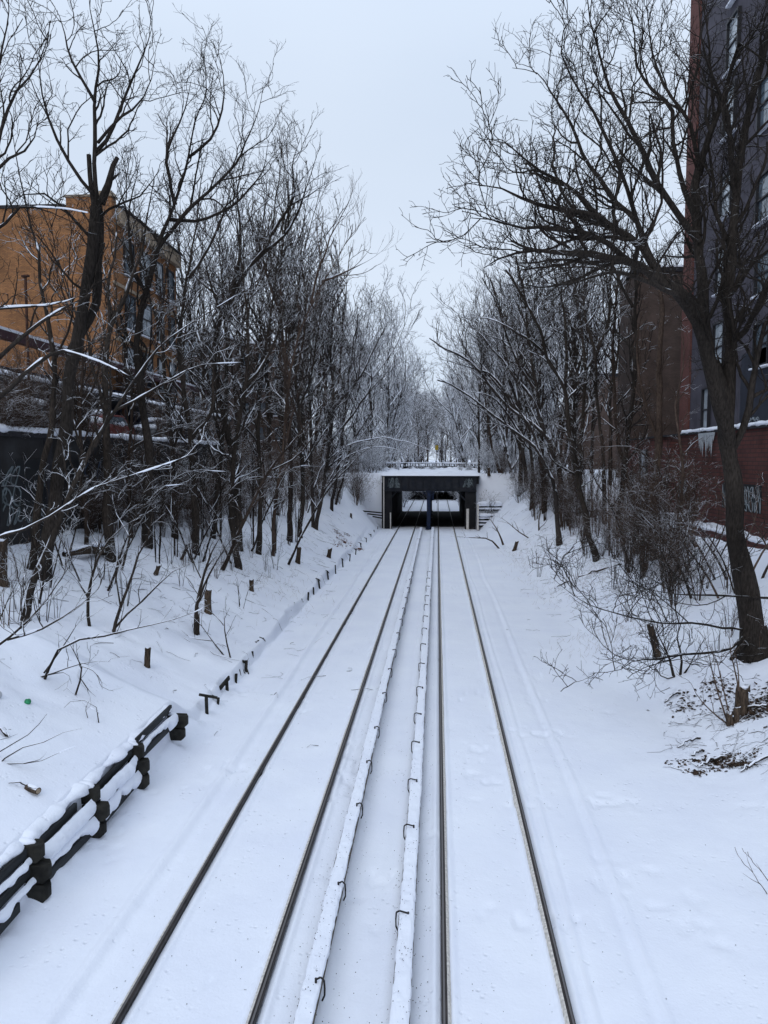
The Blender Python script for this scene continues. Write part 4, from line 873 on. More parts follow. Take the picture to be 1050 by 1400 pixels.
for k, (bx, by, pts, w_, lab) in enumerate([
    ((395, 740), 0, [(395, 740), (398, 650), (392, 540), (385, 430), (385, 330), (395, 250), (392, 190)], 9, 'upright tree forming the middle of the dense left crown'),
    ((410, 735), 0, [(410, 735), (414, 650), (408, 560), (402, 450), (412, 360), (430, 290), (438, 245)], 8, 'upright tree on the right edge of the dense left crown'),
    ((300, 777), 0, [(300, 777), (343, 691), (371, 643), (414, 586), (449, 546), (470, 520)], 6, 'leaning sapling crossing low towards the bridge on the left bank'),
    ((238, 735), 0, [(238, 735), (236, 640), (228, 540), (222, 450), (228, 380), (238, 320), (232, 260)], 10, 'dark tree behind the tallest left tree, in line with the end of the orange building'),
    ((118, 745), 0, [(118, 745), (112, 660), (108, 560), (112, 470), (90, 380), (70, 320), (60, 260)], 8, 'thin dark tree behind the broken-topped tree, its head bent left'),
    ((290, 735), 0, [(290, 735), (300, 640), (310, 540), (308, 440), (300, 350), (305, 270)], 9, 'slim tree half hidden between the centre-left trunks'),
    ((180, 735), 0, [(180, 735), (176, 640), (180, 560), (170, 470), (180, 400), (176, 330)], 8, 'slim tree in front of the orange building windows')]):
    traced('bare_tree', bx, lab, [(w_, 1.6, 0, 0, pts, dict(limb=.38)), (w_ * .5, 1.2, 0, 1, [pts[2], ((pts[2][0] + pts[3][0]) / 2 + 22, (pts[2][1] + pts[3][1]) / 2), (pts[3][0] + 40, pts[3][1] - 60)], dict(snow=.5)),
        (w_ * .5, 1.2, 0, -1, [pts[3], (pts[3][0] - 18, pts[3][1] - 45), (pts[3][0] - 38, pts[3][1] - 120)])], MIDT(.95 if k != 2 else .6, 1.0), 20 + k, 'bark' if k % 2 else 'barkb', cap=14000)
# snowy limbs reaching in from trees outside the left edge
traced('bare_tree', (-60, 800), 'tree at the far left edge whose snow-topped limbs reach into the picture', [
    (24, 10, 0, 0, [(-60, 800), (-55, 700), (-50, 560), (-48, 420), (-45, 300)], dict(limb=.8)),
    (9, 4, 0, 0, [(-50, 520), (-10, 500), (20, 465), (55, 440), (85, 420), (110, 408), (125, 400)], dict(snow=1, limb=.5)),
    (9, 3, 0, -1, [(-50, 560), (0, 545), (25, 520), (60, 492), (84, 480), (120, 488), (145, 497), (175, 512)], dict(snow=1, limb=.5)),
    (6, 2, 0, 0, [(-48, 430), (-10, 421), (20, 420), (60, 419), (95, 411), (118, 402)], dict(snow=1, limb=.4)),
    (7, 2, 0, 0, [(-48, 330), (-10, 318), (12, 298), (32, 280), (60, 282), (95, 285), (120, 292)], dict(snow=.9, limb=.4)),
    (9, 2, 0, -1, [(-46, 310), (-20, 250), (0, 175), (20, 130), (45, 100), (62, 60), (70, 20)]), (8, 2, 0, 1, [(-46, 310), (-30, 220), (-10, 140), (0, 80), (10, 20), (5, -30)]), (6, 2, 0, -1, [(-20, 250), (10, 220), (40, 200), (55, 160)]),
], NEAR(.7, .9), 40, 'barkd', cap=20000, t0=.3)
traced('bare_tree', (-70, 900), 'tree beyond the lower left edge with a long snow-lined limb rising across the graffiti wall', [
    (16, 8, 0, 0, [(-70, 900), (-68, 820), (-70, 740)], dict(limb=False)),
    (8, 1.6, 0, 1.5, [(-68, 780), (-30, 752), (0, 734), (45, 716), (90, 690), (130, 665), (170, 652), (210, 640), (245, 628), (270, 618)], dict(snow=.9, limb=.45)),
    (7, 1.5, 0, -.5, [(-68, 880), (-30, 905), (0, 880), (30, 855), (55, 825), (85, 792), (110, 760)], dict(limb=.4)), (5, 1.2, 0, -.5, [(10, 874), (50, 862), (95, 838), (130, 810)], dict(limb=.3)),
], NEAR(.5, .9), 41, 'bark', cap=10000)

# --- right bank, behind the big tree
RT = [
    ((766, 745), 'slender snow-lined tree leaning towards the bridge from the right bank', [(9, 4, 0, 0, [(766, 745), (759, 677), (748, 640), (732, 612)], dict(limb=.8)), (5, 2, 0, -1, [(732, 612), (714, 597), (683, 574), (655, 551), (622, 528), (598, 520)], dict(snow=1)), (4, 1.5, 0, 1, [(740, 625), (722, 580), (700, 545), (680, 500)], dict(snow=.9)), (4, 1.5, 0, 0, [(714, 597), (690, 560), (668, 540), (640, 535)], dict(snow=.9))], 'barkm', .8),
    ((781, 712), 'snow-lined tree whose long limbs arch left over the cutting above the bridge', [(10, 6, 0, 0, [(781, 712), (771, 677), (762, 635), (750, 600)], dict(limb=.8)), (6, 2, 0, -1, [(750, 600), (728, 580), (704, 564), (670, 528), (645, 497), (610, 478), (585, 462)], dict(snow=1)), (6, 1.5, 0, 0, [(745, 595), (730, 550), (700, 510), (668, 470), (640, 440), (612, 420)], dict(snow=.8)), (5, 1.5, 0, 0, [(704, 564), (680, 520), (650, 503), (600, 490)], dict(snow=1))], 'barkm', .9),
    ((818, 765), 'dark curving tree on the right bank that sweeps up and to the left', [(11, 3, 0, 0, [(818, 765), (805, 730), (798, 694), (787, 640), (779, 591), (772, 530), (750, 488), (735, 440), (712, 400), (690, 370)], dict(limb=.4)), (6, 1.5, 0, 1, [(772, 530), (775, 460), (765, 400), (750, 350)]), (5, 1.5, 0, 0, [(750, 488), (715, 460), (680, 440), (640, 432)])], 'bark', .95),
    ((845, 735), 'straight dark tree with a bare middle, rising before the lower brown building', [(10, 3, 0, 0, [(845, 735), (852, 650), (863, 560), (869, 480), (868, 400), (871, 320)], dict(limb=.45)), (5, 1.5, 0, 0, [(866, 420), (840, 370), (820, 330), (800, 310)])], 'barkd', .9),
    ((893, 765), 'thick twiggy tree beside the salmon corner of the tower', [(15, 6, 0, 0, [(893, 765), (894, 700), (899, 600), (901, 500), (905, 430), (900, 360)], dict(limb=.1)), (6, 2, 0, 0, [(898, 600), (880, 540), (872, 470), (876, 410)], dict(limb=.2))], 'brush', .55),
    ((790, 705), 'tree in the right thicket with its crown above the roof of the lower brown building', [(8, 2, 0, 0, [(790, 705), (796, 600), (800, 500), (790, 420), (775, 350), (760, 310)], dict(limb=.4)), (5, 1.5, 0, 0, [(798, 510), (830, 450), (835, 380), (850, 330)])], 'bark', 1),
    ((828, 715), 'tree with a Y-shaped fork standing against the sky right of the curving tree', [(8, 3, 0, 0, [(828, 715), (824, 620), (816, 540), (814, 480)], dict(limb=.7)), (5, 1.5, 0, 0, [(814, 480), (800, 430), (798, 370), (785, 320)]), (5, 1.5, 0, 0, [(814, 490), (832, 430), (830, 370), (845, 310)])], 'bark', .95),
    ((745, 700), 'dark upright tree in the right thicket nearest the bridge', [(7, 2, 0, 0, [(745, 700), (742, 620), (735, 540), (722, 460), (716, 400), (705, 350)], dict(limb=.35)), (4, 1.5, 0, 0, [(735, 540), (700, 480), (680, 420), (660, 380)])], 'bark', 1.05),
    ((718, 672), 'short dark trunk on the slope right of the bridge corner', [(6, 2, 0, 0, [(718, 672), (716, 620), (708, 560), (692, 500), (688, 440), (670, 380)], dict(limb=.35)), (4, 1.5, 0, 0, [(708, 560), (675, 520), (640, 490)], dict(snow=.8))], 'barkm', 1.1),
    ((699, 663), 'forked snow-coated tree on the slope just right of the bridge', [(5.5, 4, 0, 0, [(699, 663), (699, 640)], dict(limb=False)), (4, 1.5, 0, 0, [(699, 642), (692, 610), (686, 560), (672, 500), (660, 450)], dict(snow=.8, limb=.2)), (4, 1.5, 0, 0, [(699, 642), (710, 622), (718, 590), (722, 530)], dict(snow=.8, limb=.2))], 'barks', 1.0),
    ((868, 690), 'tree behind the right thicket, its top just under the low limb of the big tree', [(8, 2, 0, 0, [(868, 690), (845, 600), (838, 500), (842, 420), (850, 360), (860, 300)], dict(limb=.4))], 'barkb', 1),
    ((930, 790), 'young tree with long bare shoots in front of the red brick base', [(6, 1.5, 0, 0, [(930, 790), (928, 720), (934, 640), (925, 560), (935, 480), (930, 420)], dict(limb=.2))], 'brush', .6),
]
for k, (b_, lab, paths, mm, sz) in enumerate(RT):
    near = b_[1] > 755
    traced('bare_tree', b_, lab, paths, (NEAR if near else MIDT)(sz, .9), 60 + k, mm, cap=15000, t0=.2)

# --- untraced trees: trunk, limbs and twigs grown from a size and a lean
def auto_tree(name, base, h, spread, label, seed, m, lv, group=None, stems=1, lean=(0, 0), r=None, t0=.3, cap=9000, low=.3):
    T = Tree(name, base, label, 'tree', group, m, seed); rs = T.rs; r = r or h * .012
    for k in range(stems):
        a = rs.uniform(0, 6.28); sp = (.0 if stems == 1 else .16) * h
        p0 = np.array(base) - [0, 0, .3]; top = p0 + np.array([math.cos(a) * sp + lean[0] * h, math.sin(a) * sp + lean[1] * h, h])
        pts = [p0 + (top - p0) * f + np.array([rs.normal() * .03 * h * f, rs.normal() * .03 * h * f, 0]) + np.array([math.cos(a), math.sin(a), 0]) * sp * .25 * math.sin(f * 3.1) for f in np.linspace(0, 1, 6)]
        pts[0] = p0; T.path(pts, r * (1 if stems == 1 else .75), r * .15, k=6, limb=low, flare=.3)
        for j in range(4):
            f = rs.uniform(.3, .65); q = p0 + (top - p0) * f; i = int(f * 5); q = pts[i] + (pts[i + 1] - pts[i]) * (f * 5 - i); b_ = rs.uniform(0, 6.28)
            e = q + np.array([math.cos(b_) * spread, math.sin(b_) * spread, h * rs.uniform(.22, .42)]); mm = (q + e) / 2 + np.array([math.cos(b_), math.sin(b_), 0]) * spread * .15
            T.path([q, mm, e], r * .45, r * .1, k=5, limb=True)
    T.grow(lv, t0, cap); return T.done()
def copy_tree(o, loc, rz, sc, label, group):
    c = o.copy(); COL.objects.link(c); c.location = [float(v) for v in loc]; c.rotation_euler = (0, 0, rz); c.scale = (sc[0], sc[0], sc[1]); c['label'] = label; c['group'] = group
    for ch in o.children:
        d = ch.copy(); COL.objects.link(d); d.parent = c
    return c
def gz(x, y): return float(H(x, y, False))
rs = np.random.RandomState(11)
G1 = 'snow-dusted trees beyond the bridge, left of the gap of sky'; G2 = 'snow-dusted trees beyond the bridge, right of the gap of sky'; G3 = 'far trees that close the view above the bridge'
protoF = []
for k in range(4):
    x, y = [(-13, 84), (7.5, 96), (-19, 98), (14, 104)][k]
    t = auto_tree('snowy_tree', (x, y, gz(x, y)), 19, 4.2, 'x', 100 + k, 'barks' if k % 2 else 'barkm', FAR(1, .85), stems=[1, 2, 1, 3][k], cap=10000, low=.12)
    t['label'] = 'snow-dusted bare tree beyond the bridge, ' + ('left of the gap of sky' if x < 0 else 'right of the gap of sky'); t['group'] = G1 if x < 0 else G2; protoF.append(t)
def far_tree(px, topy, Y, k, lowz=None):
    p = W(px, 600, Y); x = p[0]; z0 = gz(x, Y); h = W(px, topy, Y)[2] - z0
    L_ = x < -.5
    copy_tree(protoF[k % 4], (x, Y, z0 - .1), rs.uniform(0, 6.28), (h / 19 * rs.uniform(.85, 1.1), h / 19), 'snow-dusted bare tree beyond the bridge, ' + ('left of the gap of sky' if L_ else 'right of the gap of sky'), G1 if L_ else G2)
for k, (px, ty, Y) in enumerate([(448, 400, 80), (480, 395, 86), (505, 412, 94), (528, 440, 104), (465, 430, 100), (500, 470, 114), (538, 480, 120), (552, 525, 134), (425, 400, 96), (520, 500, 130), (540, 535, 150), (395, 430, 110), (572, 545, 168), (556, 545, 172),
                                 (668, 440, 84), (690, 400, 90), (715, 380, 88), (648, 480, 104), (665, 470, 112), (740, 370, 96), (628, 520, 135), (645, 510, 128), (690, 450, 118), (770, 390, 104), (610, 545, 165), (626, 540, 172), (800, 400, 112), (735, 440, 130)]):
    far_tree(px, ty, Y, k)
for k in range(54):
    Y = rs.uniform(185, 330); px = rs.uniform(480, 720) if k < 24 else rs.uniform(555, 640); p = W(px, 600, Y); x = p[0]; z0 = gz(x, Y)
    ty = 560 - 55 * min(1, abs(px - 592) / 70) + rs.uniform(-8, 14)
    h = max(8, W(px, ty, Y)[2] - z0)
    copy_tree(protoF[k % 4], (x, Y, z0), rs.uniform(0, 6.28), (h / 19 * 1.2, h / 19), 'distant pale tree in the row that closes the view above the bridge', G3)
# a nearer set on both plateaus, behind the traced trunks
protoM = []
for k in range(3):
    x, y = [(-17, 52), (-12.5, 58), (11, 60)][k]
    t = auto_tree('bare_tree', (x, y, gz(x, y)), 16, 3.2, 'x', 140 + k, 'bark' if k != 1 else 'barkb', FAR(.8, .85), stems=[1, 2, 1][k], cap=6500, low=.35)
    t['label'] = 'dark bare tree in the mass of trees ' + ('behind the left bank' if x < 0 else 'behind the right thicket'); t['group'] = 'dark trees massed ' + ('behind the left bank' if x < 0 else 'behind the right thicket'); protoM.append(t)
for k, (px, ty, Y) in enumerate([(335, 290, 66), (318, 280, 60), (385, 250, 66), (415, 290, 62), (350, 330, 72), (368, 260, 62), (402, 280, 70), (428, 320, 68), (265, 330, 58), (448, 390, 74), (300, 350, 78),
                                 (712, 350, 66), (728, 400, 60), (765, 340, 70), (810, 340, 74), (700, 440, 78), (745, 330, 62), (782, 320, 62), (835, 330, 60), (685, 400, 72), (655, 440, 76), (870, 350, 66)]):
    x = W(px, 600, Y)[0]; z0 = gz(x, Y); h = W(px, ty, Y)[2] - z0; side = 'behind the left bank' if x < 0 else 'behind the right thicket'
    copy_tree(protoM[k % 3], (x, Y, z0 - .1), rs.uniform(0, 6.28), (h / 16 * rs.uniform(.75, 1.0), h / 16), 'dark bare tree in the mass of trees ' + side, 'dark trees massed ' + side)

# --- snow-laden undergrowth round and beyond the bridge
protoU = []
for k in range(3):
    x, y = [(-9, 74), (8, 74), (-3, 95.5)][k]
    if k == 2: x = 6.5
    T = Tree('snowy_bush', (x, y, gz(x, y)), 'x', 'bush', None, 'barks', 170 + k); r_ = T.rs
    for j in range(9):
        a = r_.uniform(0, 6.28); sp = r_.uniform(.3, 1.8); hh = r_.uniform(1.8, 3.6); p0 = np.array([x, y, gz(x, y) - .1]) + [math.cos(a) * .25, math.sin(a) * .25, 0]
        T.path([p0, p0 + [math.cos(a) * sp * .4, math.sin(a) * sp * .4, hh * .6], p0 + [math.cos(a) * sp, math.sin(a) * sp, hh]], .035, .012, k=4, n=8, limb=.15)
    T.grow([(2.2, 1.5, 46, 6, .18, .02, .016, .4), (3.0, .75, 46, 4, .2, 0, .0135, .3), (2.6, .38, 46, 3, .2, 0, .0125, .3)], .1, 5000); T.done()
    T.root['label'] = 'snow-laden bush in the white undergrowth ' + ('left of the bridge' if x < 0 else 'right of the bridge'); T.root['group'] = 'snow-laden bushes ' + ('left of the bridge' if x < 0 else 'right of the bridge'); protoU.append(T.root)
for k in range(105):
    if k < 18: px = rs.uniform(440, 522); Y = rs.uniform(66, 90)
    elif k < 40: px = rs.uniform(655, 760); Y = rs.uniform(64, 90)
    elif k < 75: px = rs.uniform(470, 720); Y = rs.uniform(93.5, 116)
    else: px = rs.uniform(440, 760); Y = rs.uniform(120, 175)
    x = W(px, 600, Y)[0]
    if k < 40 and -5.6 < x < 4.4: continue
    if 92 < Y < 118 and -4.6 < x < 3.0: continue
    L_ = x < -.8; wh = ('left of the bridge' if L_ else 'right of the bridge') if k < 40 else 'beyond the bridge'; s_ = rs.uniform(.7, 1.3) * (1 if k < 75 else 1.7)
    copy_tree(protoU[k % 3], (x, Y, gz(x, Y) - .05), rs.uniform(0, 6.28), (s_, s_ * rs.uniform(.7, 1.1)), 'snow-laden bush in the white undergrowth ' + wh, 'snow-laden bushes ' + wh)
for k in range(18):     # scrub growing on the snow of the deck, in front of the parapet
    x = rs.uniform(-6.5, 4.8); Y = rs.uniform(84, 91); s_ = rs.uniform(.18, .36)
    copy_tree(protoU[k % 3], (x, Y, 5.08), rs.uniform(0, 6.28), (s_, s_), 'small snow-laden shrub in front of the parapet on the bridge', 'small shrubs along the bridge parapet')

# --- bowed saplings over the snow left of the bridge
for k, (pts, lab) in enumerate([([(418, 700), (440, 640), (470, 612), (505, 600), (545, 601), (575, 610), (600, 622)], 'upper snow-laden sapling bowed in an arch over the top of the bridge'),
                                ([(430, 708), (452, 650), (478, 622), (510, 612), (545, 614), (560, 622)], 'lower snow-laden sapling bowed beside the top of the bridge')]):
    traced('bowed_sapling', pts[0], lab, [(3.2, 1.2, 0, 0, pts, dict(snow=1, limb=.25))], [(1.3, 1.6, 45, 6, .15, -.02, .011, .4), (2.2, .7, 40, 4, .18, 0, .008, .3)], 160 + k, 'barks', cap=2000)

# ------------------------------------------------------------------ shrubs, stumps and litter
def shrub(base, label, group, seed, stems=9, h=2.2, spread=1.2, m='brush', r=.016, lv=None, name='bare_shrub', arch=0):
    T = Tree(name, base, label, 'shrub', group, m, seed); rs = T.rs
    for k in range(stems):
        a = rs.uniform(0, 6.28); sp = spread * rs.uniform(.3, 1); hh = h * rs.uniform(.6, 1.05)
        p0 = np.array(base) + [math.cos(a) * .08, math.sin(a) * .08, -.1]; e = np.array(base) + [math.cos(a) * sp, math.sin(a) * sp, hh * (1 - arch)]
        m_ = np.array(base) + [math.cos(a) * sp * .35, math.sin(a) * sp * .35, hh * (.6 + .3 * arch)]
        T.path([p0, m_, e], r * rs.uniform(.7, 1.3), .004, k=4, n=8, limb=.2, jit=.02)
    T.grow(lv or [(2.4, 1.2, 44, 7, .18, .02, .0085, .4), (3.0, .6, 44, 5, .2, .01, .007, .3), (3, .28, 44, 3, .2, 0, .006, .3)], .15, 5000); return T.done('crown')
rs = np.random.RandomState(5)
SG = {'R': ('twiggy brown shrub in the thicket on the right bank', 'shrubs in the right bank thicket'), 'L': ('twiggy brown shrub in the undergrowth of the left bank', 'shrubs in the left bank undergrowth'), 'W': ('bare shrub hanging before the graffiti wall', 'shrubs before the graffiti wall')}
PR = []
for k, (px, py, z) in enumerate([(800, 760, 'R'), (860, 770, 'R'), (300, 700, 'L'), (380, 705, 'L'), (110, 715, 'W')]):
    g = on_ground(px, py); PR.append(shrub(g, SG[z][0], SG[z][1], 300 + k, stems=10 + 2 * k, h=[3.4, 2.6, 4.4, 2.8, 4.0][k], spread=[2.0, 2.4, 1.7, 2.2, 2.2][k], arch=[0, .3, 0, .25, .1][k]))
for k in range(200):
    if k < 64: px = rs.uniform(685, 960); py = rs.uniform(645, 690) + max(0, (px - 690)) * rs.uniform(.05, .72); z = 'R'
    elif k < 150: px = rs.uniform(215, 490); py = rs.uniform(645, 700) + max(0, (420 - px)) * rs.uniform(0, .45); z = 'L'
    else: px = rs.uniform(-10, 260); py = rs.uniform(700, 735); z = 'W'
    g = on_ground(px, py)
    if g[1] > 66 and -6.5 < g[0] < 6: continue
    s = rs.uniform(.45, 1.1) * (.85 if z == 'W' else 1) * (1 + max(0, g[1] - 35) * .004)
    copy_tree(PR[rs.randint(5)], g, rs.uniform(0, 6.28), (s, s * rs.uniform(.8, 1.25)), *SG[z])
# sparse low shoots scattered over the open snow of both banks
PS_ = []
for k, (px, py) in enumerate([(330, 830), (60, 850), (860, 850)]):
    g = on_ground(px, py); z = 'L' if px < 500 else 'R'
    lab = 'sparse low shoots sticking out of the open snow of the ' + ('left' if z == 'L' else 'right') + ' bank'
    PS_.append(shrub(g, lab, 'sparse shoots on the ' + ('left' if z == 'L' else 'right') + ' bank', 340 + k, stems=3 + k, h=[1.8, 2.4, 1.5][k], spread=[1.3, 1.6, 1.8][k], arch=[.15, .2, .5][k], name='low_shoots', m='bark' if k != 2 else 'brush', r=.013,
        lv=[(1.8, .9, 44, 7, .18, .02, .0065, .4), (2.4, .42, 44, 5, .2, .01, .005, .3)]))
for k in range(58):
    if k < 30: px = rs.uniform(-10, 400); py = rs.uniform(745, 790) + max(0, 300 - px) * rs.uniform(0, .4); z = 'left'
    else: px = rs.uniform(720, 1050); py = rs.uniform(745, 790) + max(0, px - 740) * rs.uniform(0, .5); z = 'right'
    g = on_ground(px, py); s = rs.uniform(.45, 1.05)
    copy_tree(PS_[rs.randint(3)], g, rs.uniform(0, 6.28), (s, s), 'sparse low shoots sticking out of the open snow of the ' + z + ' bank', 'sparse shoots on the ' + z + ' bank')
# long thin saplings leaning and drooping over both banks
rl_ = np.random.RandomState(21)
for k in range(30):
    left = k < 17
    if left: bx = rl_.uniform(-20, 400); by = rl_.uniform(748, 775) + max(0, 330 - bx) * rl_.uniform(.05, .3)
    else: bx = rl_.uniform(745, 1045); by = rl_.uniform(735, 760) + max(0, bx - 760) * rl_.uniform(.05, .36)
    sgn = rl_.choice([-1, 1], p=[.35, .65] if left else [.75, .25]); L_ = rl_.uniform(90, 210); ti = rl_.uniform(.35, 1.0)
    pts = [(bx, by), (bx + sgn * L_ * .25 * ti, by - L_ * .38), (bx + sgn * L_ * .55 * ti, by - L_ * .7), (bx + sgn * L_ * .95 * ti, by - L_ * (.95 if rl_.rand() < .5 else .72))]
    traced('leaning_sapling', (bx, by), 'long thin sapling leaning over the snow of the ' + ('left' if left else 'right') + ' bank', [(rl_.uniform(2.6, 4.6), 1, 0, rl_.uniform(-1, 1.5), pts, dict(snow=.5 if left else 0)), (2.2, .9, 0, rl_.uniform(-1, 1), [pts[1], (pts[1][0] - sgn * 18, pts[1][1] - 35), (pts[1][0] - sgn * 24, pts[1][1] - 80)])],
        [(1.9, 1.3, 44, 8, .17, .02, .0085, .45), (2.8, .6, 44, 5, .2, .01, .007, .3), (2.6, .28, 44, 3, .2, 0, .006, .3)], 700 + k, 'bark' if left else ('brush' if k % 2 else 'barkb'), cap=3500, group='thin leaning saplings on the ' + ('left' if left else 'right') + ' bank', flare=0)
# fine red-brown whippy saplings rising through the right thicket
for k, (px, py, h) in enumerate([(745, 712, 6), (770, 725, 7), (800, 742, 7), (835, 760, 8), (852, 745, 8), (880, 775, 7), (905, 790, 6), (760, 700, 6), (870, 760, 7.5), (920, 800, 6), (790, 720, 7), (812, 728, 8)]):
    g = on_ground(px, py)
    shrub(g, 'clump of tall thin reddish shoots in the right thicket', 'tall thin shoots in the right thicket', 500 + k, stems=5, h=h, spread=1.1, r=.028, m='brush' if k % 2 else 'barkb', name='sapling_clump', lv=[(1.4, 1.7, 30, 6, .1, .08, .009, .4), (2.2, .8, 34, 4, .14, .05, .006, .3), (2.4, .35, 34, 3, .14, .05, .0055, .3)])
for k, (px, py, h) in enumerate([(395, 745, 6), (375, 755, 6), (345, 745, 7), (405, 742, 5), (300, 735, 7), (275, 740, 6), (240, 760, 5), (215, 770, 5)]):
    g = on_ground(px, py)
    shrub(g, 'clump of tall thin dark shoots on the left bank', 'tall thin shoots on the left bank', 520 + k, stems=5, h=h, spread=.9, r=.026, m='bark' if k % 2 else 'barkb', name='sapling_clump', lv=[(1.4, 1.5, 30, 6, .1, .08, .009, .4), (2.2, .8, 34, 4, .14, .05, .006, .3)])

# traced shrubs in the foreground of the left bank
def sprig(bpx, label, paths, seed, m='bark', name='bare_shrub', lv=None, cat='shrub'):
    return traced(name, bpx, label, paths, lv or [(2.6, .9, 42, 7, .18, .03, .007, .5), (3.2, .4, 44, 5, .2, .02, .0055, .3)], seed, m, cap=2600, cat=cat, flare=0)
sprig((55, 925), 'low sprawling shrub with arching stems near the green ball', [(5, 1.2, 0, 0, [(55, 925), (75, 895), (100, 873), (130, 868), (170, 860), (215, 852), (250, 842), (290, 818)]), (3, 1, 0, 0, [(57, 925), (80, 918), (110, 907), (150, 902), (153, 905)]), (3, 1, 0, 0, [(55, 926), (30, 922), (5, 905), (-20, 895)]), (2.5, 1, 0, 0, [(56, 925), (90, 920), (98, 935)]), (3, 1, 0, .5, [(60, 920), (90, 880), (105, 855), (115, 845)])], 601)
sprig((97, 948), 'small broken branch standing upright in the snow right of the sprawling shrub', [(3.5, 1.5, 0, 0, [(97, 948), (111, 927), (111, 910), (100, 890), (95, 880)]), (2.5, 1, 0, 0, [(111, 928), (120, 942), (132, 953)]), (2, 1, 0, 0, [(108, 910), (125, 915), (138, 930), (140, 943)])], 602, name='fallen_branch', cat='branch')
sprig((137, 990), 'thin twig bent in a bow in the snow above the crib wall', [(2.2, 1, 0, 0, [(137, 990), (133, 972), (125, 963), (107, 958), (92, 962), (81, 973)]), (1.5, .8, 0, 0, [(135, 975), (125, 968), (113, 965)]), (1.2, .8, 0, 0, [(120, 982), (117, 970), (121, 959)])], 603, name='fallen_branch', cat='branch', lv=[(1.5, .2, 40, 3, .2, 0, .004, .3)])
sprig((-15, 1035), 'group of bare shoots slanting in from the left edge below the green ball', [(3, 1.3, 0, .3, [(-15, 1035), (20, 1027), (60, 1014), (90, 998), (113, 993)], dict(limb=False)), (2.5, 1.2, 0, .3, [(-15, 1036), (15, 1018), (40, 1002), (62, 977)], dict(limb=False)), (2.5, 1.2, 0, .3, [(-15, 1042), (30, 1044), (60, 1040), (90, 1025), (102, 1021)], dict(limb=False)), (2, 1, 0, .3, [(30, 1044), (55, 1038), (64, 1027)], dict(limb=False)), (2, 1, 0, .3, [(-15, 1012), (5, 1010), (25, 1003)], dict(limb=False))], 604)
sprig((153, 862), 'slim two-stemmed young tree in the middle foreground of the left bank', [(6, 2, 0, 0, [(153, 862), (165, 830), (178, 790), (195, 750), (205, 735), (212, 690)]), (4, 1.5, 0, 0, [(154, 862), (175, 842), (200, 820), (230, 785), (262, 770)]), (3, 1, 0, 0, [(165, 830), (160, 790), (163, 760), (160, 730)])], 605)
sprig((124, 856), 'crooked thin sapling left of the two-stemmed young tree', [(6, 2, 0, 0, [(124, 856), (121, 820), (126, 780), (140, 745), (165, 720), (190, 705)]), (3, 1, 0, 0, [(122, 820), (105, 790), (85, 770)])], 606)
sprig((268, 868), 'dark forked sapling beside the snow-topped stump pair', [(8, 3, 0, 0, [(268, 868), (270, 835), (275, 800), (285, 765), (300, 735)]), (4, 1.5, 0, 0, [(272, 820), (283, 790), (300, 760), (318, 735)]), (3, 1, 0, 0, [(275, 790), (262, 760), (258, 730)])], 607)
sprig((318, 900), 'drooping twiggy bush beside the buried posts, below the stump pair', [(3, 1, 0, 0, [(318, 900), (308, 870), (305, 845), (312, 830)]), (2.5, 1, 0, 0, [(306, 896), (290, 875), (270, 850), (250, 835)]), (2, 1, 0, 0, [(290, 876), (262, 872), (248, 862)]), (2, 1, 0, 0, [(306, 855), (292, 840), (280, 832)])], 608)
sprig((340, 922), 'small bent twig on the line of buried posts', [(2.5, 1, 0, 0, [(340, 922), (330, 912), (322, 905)]), (2, 1, 0, 0, [(340, 922), (336, 908), (340, 900)])], 609, name='fallen_branch', cat='branch', lv=[(1.5, .15, 40, 3, .2, 0, .004, .3)])
sprig((925, 925), 'small multi-stemmed stool of shoots below the leaning post on the right bank', [(5, 1.2, 0, 0, [(925, 925), (915, 900), (900, 870), (892, 850)]), (4, 1, 0, 0, [(930, 923), (932, 900), (925, 870), (935, 840)]), (3, 1, 0, 0, [(935, 922), (950, 895), (965, 870)]), (3, 1, 0, 0, [(922, 925), (905, 925), (890, 905), (885, 910)])], 610)
sprig((1000, 988), 'whippy bare shoots growing from two cut stubs at the right edge', [(3, 1, 0, 0, [(997, 990), (985, 960), (975, 925), (968, 890), (962, 860)]), (2.5, 1, 0, 0, [(1000, 988), (990, 945), (980, 905), (970, 880)]), (2.5, 1, 0, 0, [(995, 990), (975, 975), (955, 955), (945, 935)]), (2.5, 1, 0, .3, [(1010, 945), (1005, 920), (998, 890), (996, 860)]), (2, 1, 0, .3, [(1010, 945), (1008, 910), (1001, 880)])], 611, m='brush')
sprig((1060, 1225), 'tuft of fine twigs at the right edge of the snowfield', [(1.5, .8, 0, 0, [(1060, 1225), (1045, 1215), (1030, 1205), (1015, 1195)]), (1.5, .8, 0, 0, [(1060, 1215), (1048, 1200), (1035, 1180)])], 612, m='brush')
sprig((686, 750), 'low spreading bush at the foot of the slope right of the bridge', [(3, 1, 0, 0, [(686, 745), (670, 738), (650, 735), (625, 733)]), (3, 1, 0, 0, [(688, 745), (680, 725), (668, 708)]), (3, 1, 0, 0, [(738, 744), (735, 720), (738, 700), (735, 680)]), (2.5, 1, 0, 0, [(738, 744), (720, 735), (700, 720), (685, 708)]), (2.5, 1, 0, 0, [(738, 744), (760, 735), (790, 722)])], 613, m='brush', lv=[(2.2, 1.1, 40, 6, .14, .03, .008, .4), (2.8, .5, 40, 4, .18, .02, .006, .3)])

